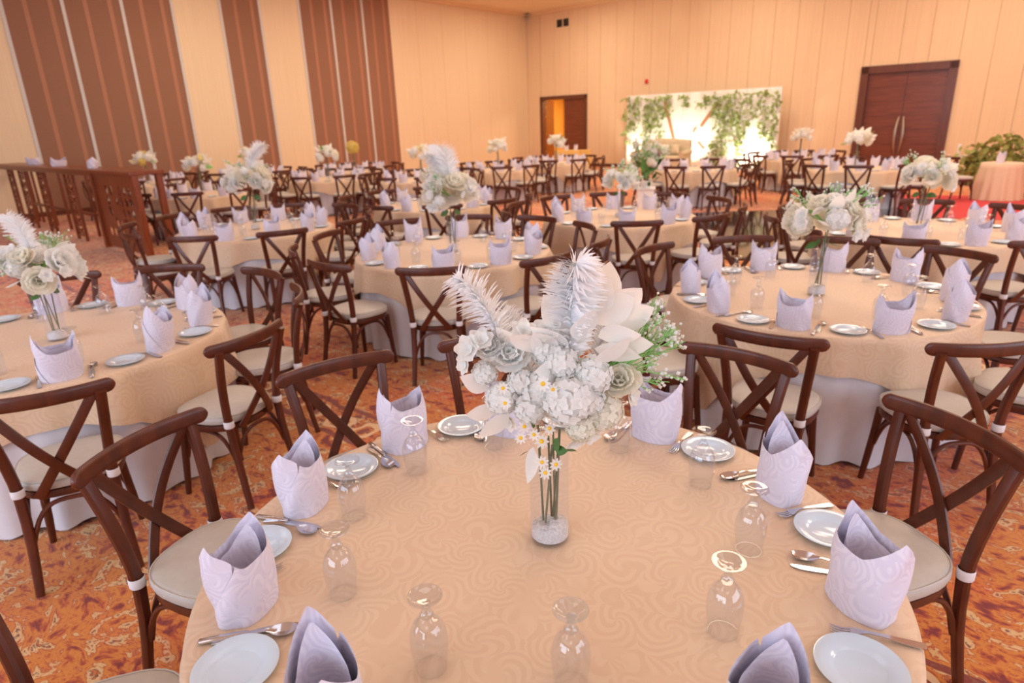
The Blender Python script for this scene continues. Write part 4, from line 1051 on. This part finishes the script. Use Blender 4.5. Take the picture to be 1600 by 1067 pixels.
# slanted wooden frames in front of the panels
for (x0, z0, x1, z1) in ((1.65, 2.45, 2.15, 0.9), (3.75, 2.35, 3.15, 1.55), (2.35, 0.75, 2.6, 1.0), (3.05, 1.0, 3.3, 0.75), (2.85, 1.35, 2.95, 1.5)):
    ln = math.hypot(x1 - x0, z1 - z0); an = math.atan2(z1 - z0, x1 - x0)
    mb = MB(); mb.box(((x0 + x1) / 2, -0.06, (z0 + z1) / 2), (ln, 0.05, 0.10 if ln > 0.6 else 0.06), Matrix.Rotation(-an, 3, 'Y')); ob('slanted_batten', mb.mesh('slanted_batten', m_stripe, False), bd)
lf1 = leaf_mb(1, 0.30, 0.4, 0.05, 3)
def garland_mesh(seed, length, rad=0.15, n=90):
    rnd = random.Random(seed); mb = MB(); ph = rnd.random() * 6
    for i in range(n):
        t = rnd.random(); clump = 0.45 + 0.55 * abs(math.sin(t * length * 3.3 + ph)); a = rnd.random() * 6.28
        kn = round(t * length / 0.34) * 0.34; clump = 1.0
        p = Vector((0.7 * rad * rnd.gauss(0, 0.7) + 0.10 * math.sin(kn * 9 + ph), -0.05 - 0.12 * rnd.random(), min(-0.06, max(-length, -kn + 0.10 * rnd.gauss(0, 1)))))
        d = Vector((math.cos(a), -0.7 * rnd.random(), math.sin(a) - 0.4))
        mb.merge(lf1, fan_mat(d, rnd.random() * 6, p, rnd.uniform(0.09, 0.17)))
    return mb.mesh('garland', m_ivy, 'all')
rg = random.Random(31)
gx = [0.12, 0.42, 0.95, 1.15, 1.48, 1.8, 2.5, 3.2, 3.55, 3.85, 4.1, 4.35, 4.65, 5.0, 5.4, 5.8]
gl = [1.9, 1.2, 1.8, 1.1, 2.4, 0.7, 0.35, 0.35, 0.8, 2.4, 2.0, 1.4, 2.5, 1.2, 1.5, 1.7]
for i, (x, L) in enumerate(zip(gx, gl)):
    ob('garland', garland_mesh(i, L, 0.17, int(30 + 48 * L)), bd, (x, -0.02, BH - 0.05 - rg.uniform(0, 0.12)))
for (x, z, L) in ((0.85, 0.9, 0.45), (3.7, 1.0, 0.9), (5.6, 0.35, 0.3)):
    ob('garland', garland_mesh(int(x * 10), L, 0.14, 60), bd, (x, -0.02, z))
def spot(name, loc, target, power, ang, color):
    d = bpy.data.lights.new(name, 'SPOT'); d.energy = power; d.spot_size = R(ang); d.spot_blend = 0.7; d.color = color; d.shadow_soft_size = 0.12
    o = bpy.data.objects.new(name, d); col.objects.link(o); o.location = loc
    o.rotation_euler = (Vector(target) - Vector(loc)).to_track_quat('-Z', 'Y').to_euler()
# floor uplights at the foot of the backdrop
for i, (du, tz, pw, pos) in enumerate(((0.75, 1.0, 260, 'left'), (2.75, 1.7, 420, 'middle'), (5.0, 0.9, 300, 'right'))):
    f = thing('floor_uplight', pos + ' one of three small floor spotlights below the flower backdrop', 'spotlight', W(5.72 + du, -1.75, 0), ROTW, 'uplights below the backdrop')
    mb = MB(); mb.lathe([(0.001, 0), (0.10, 0), (0.10, 0.02), (0.04, 0.03), (0.03, 0.06), (0.001, 0.06)], 16); ob('base', mb.mesh('base', m_black), f)
    mb = MB(); mb.lathe([(0.001, 0), (0.07, 0.0), (0.085, 0.12), (0.075, 0.12), (0.06, 0.03), (0.001, 0.03)], 16); ob('lamp_head', mb.mesh('lamp_head', m_black), f, (0, 0, 0.07), (R(-40), 0, 0))
    spot('uplight_beam', W(5.72 + du, -1.66, 0.2), W(5.72 + du, -0.72, tz), pw, 110, (1.0, 0.93, 0.72))
# sofa
so = thing('loveseat', 'pale gold upholstered loveseat in front of the white flower backdrop', 'sofa', W(8.0, -2.1, 0), ROTW)
mb = MB(); mb.bbox((0, 0, 0.33), (1.9, 0.75, 0.26), 0.04); ob('seat_base', mb.mesh('seat_base', m_gold), so)
for sx in (-0.45, 0.45):
    mb = MB(); mb.bbox((sx, -0.04, 0.52), (0.88, 0.66, 0.14), 0.045); ob('seat_cushion', mb.mesh('seat_cushion', m_gold), so)
mb = MB(); vs = []; 
pts = [(-0.98 + 1.96 * i / 16, 0.36 + 0.0 * i, 0.78 + 0.0) for i in range(17)]
mb.tube(pts, [(0.40 * (0.86 + 0.14 * math.sin(PI * i / 16)), 0.09) for i in range(17)], 14, ref=(0, 1, 0), sq=0.5); ob('backrest', mb.mesh('backrest', m_gold), so)
for s in (-1, 1):
    mb = MB(); mb.tube([(s * 0.98, -0.36, 0.66), (s * 0.98, 0.0, 0.68), (s * 0.98, 0.36, 0.72)], [(0.09, 0.09)] * 3, 12, ref=(0, 0, 1)); mb.box((s * 0.98, 0, 0.42), (0.12, 0.7, 0.44)); ob('armrest', mb.mesh('armrest', m_gold), so)
    for y in (-0.3, 0.3): ob('leg', MB().tube([(s * 0.88, y, 0.21), (s * 0.90, y, 0.1), (s * 0.92, y, 0.0)], [0.035, 0.028, 0.018], 8).mesh('leg', m_doorf), so)
for i, sx in enumerate((-0.5, 0.05, 0.5)):
    o = ob('throw_pillow', MB().merge(MB().lathe([(0.001, -0.07), (0.1, -0.065), (0.17, -0.03), (0.19, 0), (0.17, 0.03), (0.1, 0.065), (0.001, 0.07)], 4), Matrix.Rotation(PI / 4, 4, 'Z')).mesh('throw_pillow', m_gold if i != 1 else m_white), None, W(8.0 + sx, -1.97, 0.81), (R(72), 0, ROTW), 1.2)
    tag(o, ('left', 'middle white', 'right')[i] + ' square throw pillow leaning on the gold loveseat', 'pillow', 'pillows on the loveseat')

# tall white pedestal with a mixed bouquet by the dance floor
pd = thing('pedestal', 'white square pedestal carrying a mixed bouquet near the dance floor', 'pedestal', (2.52, 11.85, 0), R(-12))
mb = MB(); mb.bbox((0, 0, 0.03), (0.36, 0.36, 0.06), 0.01); ob('plinth', mb.mesh('plinth', m_white), pd)
mb = MB(); mb.bbox((0, 0, 0.36), (0.30, 0.30, 0.60), 0.008); ob('shaft', mb.mesh('shaft', m_white), pd)
mb = MB(); mb.bbox((0, 0, 0.68), (0.34, 0.34, 0.04), 0.008); ob('cap', mb.mesh('cap', m_white), pd)
b = thing('flower_bouquet', 'mixed bouquet with pink and orange blooms standing on the white pedestal', 'bouquet', (2.52, 11.85, 0.70), 0)
rb = random.Random(77)
ob('pot', MB().lathe([(0.001, 0.0), (0.09, 0.0), (0.12, 0.10), (0.11, 0.10), (0.08, 0.02), (0.001, 0.02)], 20).mesh('pot', m_white), b)
for i in range(18):
    a = rb.random() * 6.28; zz = rb.uniform(0, 1); d = Vector((math.cos(a), math.sin(a), zz * 1.6)).normalized()
    kk = ('cluster', 'clusterc', 'cluster', 'clusterp' if zz > 0.5 else 'cluster', 'clustero' if zz > 0.6 else 'clusterc')[i % 5]
    piece('flower_head', ME[kk][0], b, Vector((d.x * 0.28, d.y * 0.28, 0.16 + 0.55 * d.z)), d, rb.uniform(0.06, 0.085), rb.random() * 6)
for i in range(26):
    a = rb.random() * 6.28; d = Vector((math.cos(a), math.sin(a), rb.uniform(-0.6, 1.2)))
    piece('green_leaf', ME['greenleaf'][i % 2], b, Vector((d.x * 0.15, d.y * 0.15, rb.uniform(0.10, 0.45))), d, rb.uniform(0.12, 0.2), rb.random() * 6)
for i in range(7):
    a = rb.random() * 6.28; d = Vector((0.35 * math.cos(a), 0.35 * math.sin(a), 1))
    o = piece('gypsophila_spray', ME['spray'][i % 3], b, Vector((0, 0, 0.15)), d, rb.uniform(0.5, 0.75), 0); ob('gypsophila_buds', ME['buds'][i % 3], o)['kind'] = 'stuff'

# yellow-draped side table by the half-open door
st = thing('side_table', 'small table in a plain yellow floor-length cloth near the half-open door', 'table', W(4.4, -2.6, 0), ROTW)
mb = MB(); mb.bbox((0, 0, 0.775), (1.3, 0.7, 0.03), 0.006); ob('table_top', mb.mesh('table_top', m_ply, False), st)
def box_drape(w, d, h, nf, amp):
    mb = MB(); n = 120; vs = []; fs = []; zs = [(0, h), (1, h - 0.01), (1, h * 0.6), (1, 0.01)]
    for kk, (t, z) in enumerate(zs):
        for j in range(n):
            a = 2 * PI * j / n; ca, sa = math.cos(a), math.sin(a)
            x = math.copysign(abs(ca) ** 0.25, ca) * w / 2; y = math.copysign(abs(sa) ** 0.25, sa) * d / 2
            f = 1 + amp * math.sin(nf * a) * (h - z) / h
            vs.append((x * f * (0.985 if kk == 0 else 1), y * f * (0.985 if kk == 0 else 1), z))
    for i in range(3):
        for j in range(n): fs.append((i*n+j, i*n+(j+1) % n, (i+1)*n+(j+1) % n, (i+1)*n+j))
    fs.append(tuple(range(n))); return mb.add(vs, fs)
ob('table_drape', box_drape(1.34, 0.74, 0.80, 26, 0.03).mesh('table_drape', m_yellowcloth), st)
for i, (dx, lab) in enumerate(((-0.3, 'left'), (0.15, 'right'))):
    o = ob('napkin', NAP[i], None, W(4.4 + dx, -2.6, 0.80), i * 2.0); tag(o, lab + ' white folded napkin on the yellow side table', 'napkin', 'napkins on the yellow side table')

# small draped table at the far right with two chairs
TAB19 = (10.42, 13.80)
st = thing('small_round_table', 'small round table in a pleated peach floor-length cloth at the far right', 'table', (TAB19[0], TAB19[1], 0))
ob('table_top', MB().lathe([(0.001, 0.725), (0.36, 0.725), (0.365, 0.735), (0.36, 0.752), (0.001, 0.752)], 32).mesh('table_top', m_ply), st)
ob('pedestal_leg', MB().lathe([(0.03, 0.725), (0.03, 0.06), (0.22, 0.02), (0.22, 0.0), (0.001, 0.0)], 16).mesh('pedestal_leg', m_black), st)
mb = MB(); n = 96; vs = []; fs = []; rows = [(0.0, 0.0), (0.35, 0.0), (0.372, -0.008), (0.385, -0.1), (0.41, -0.35), (0.44, -0.6), (0.455, -0.745)]
for (r, z) in rows:
    for j in range(n): a = 2 * PI * j / n; vs.append(((max(r, 0.001) + 0.035 * (-z) * math.sin(15 * a)) * math.cos(a), (max(r, 0.001) + 0.035 * (-z) * math.sin(15 * a)) * math.sin(a), z))
for i in range(len(rows) - 1):
    for j in range(n): fs.append((i*n+j, (i+1)*n+j, (i+1)*n+(j+1) % n, i*n+(j+1) % n))
o = ob('tablecloth', mb.add(vs, fs).mesh('tablecloth', m_peach, 'all'), None, (TAB19[0], TAB19[1], TZ))
tag(o, 'pleated peach floor-length cloth over the small far right table', 'tablecloth', 'peach table cloths')
o = ob('napkin', NAP[1], None, (TAB19[0] - 0.1, TAB19[1] - 0.05, TZ), 0.4); tag(o, 'single white folded napkin on the small far right table', 'napkin')
for (dx, dy, lab) in ((-0.80, 0.05, 'dark cross-back chair left of the small far right table'), (0.80, -0.15, 'dark cross-back chair right of the small far right table')):
    o = ob('dining_chair', FARCHAIR, None, (TAB19[0] + dx, TAB19[1] + dy, 0), math.atan2(dy, dx) + PI / 2); tag(o, lab, 'chair', 'chairs at the small far right table')
# hedge stand behind the far right table
hs = thing('hedge_arch', 'bushy green foliage mounted on a slim white frame at the far right', 'foliage', W(18.0, -3.4, 0), ROTW)
for x in (-0.75, 2.4):
    mb = MB(); mb.box((x, 0, 0.5), (0.08, 0.08, 1.0)); ob('frame_post', mb.mesh('frame_post', m_white, False), hs)
mb = MB(); mb.box((0.82, 0, 0.7), (3.2, 0.05, 0.05)); ob('frame_rail', mb.mesh('frame_rail', m_white, False), hs)
mb = MB(); mb.box((0.82, 0, 0.05), (3.2, 0.25, 0.05)); ob('frame_foot', mb.mesh('frame_foot', m_white, False), hs)
rh = random.Random(9); mb = MB()
for i in range(1100):
    x = rh.uniform(-0.6, 2.4); top = 1.02 + 0.16 * math.sin(x * 2.4 + 0.6) + 0.08 * math.sin(x * 7); z = rh.uniform(0.12, top)
    p = Vector((x + rh.uniform(-.1, .1), -0.12 - 0.28 * rh.random(), z)); a = rh.random() * 6.28
    mb.merge(lf1, fan_mat((math.cos(a), -0.8 * rh.random(), math.sin(a)), rh.random() * 6, p, rh.uniform(0.12, 0.22)))
fo = ob('foliage', mb.mesh('foliage', m_hedge, 'all'), hs); fo['kind'] = 'stuff'

# ------------------------------------------------------------------ labels that say which one
bpy.context.view_layer.update()
ORD = ['leftmost', 'second from left', 'third from left', 'fourth from left', 'fifth from left', 'sixth from left', 'seventh from left', 'eighth from left', 'ninth from left', 'tenth from left']
DESC = {'chair': ('dark cross-back chair', 'chair', 'at'), 'napkin': ('white crown-folded napkin', 'napkin', 'on'), 'plate': ('white bread plate', 'plate', 'on'),
        'goblet': ('upturned clear goblet', 'glass', 'on'), 'fork': ('steel fork', 'fork', 'on'), 'knife': ('steel knife', 'knife', 'on'), 'spoon': ('steel spoon', 'spoon', 'on')}
for (tab, kind), lst in items.items():
    d, cat, prep = DESC[kind]; nick = NICK[tab]
    grp = '%ss %s %s' % (kind, prep, nick)
    lst.sort(key=lambda o: proj((o.location.x, o.location.y, o.location.z + (0.7 if kind == 'chair' else 0.05)))[0])
    for i, o in enumerate(lst):
        if True:
            w = ORD[i] if i < len(lst) - 1 or i == 0 else 'rightmost'
            tag(o, '%s %s %s, %s' % (d, prep, nick, w), cat, grp)
        else:
            tag(o, '%s %s %s' % (d, prep, nick), cat, grp)
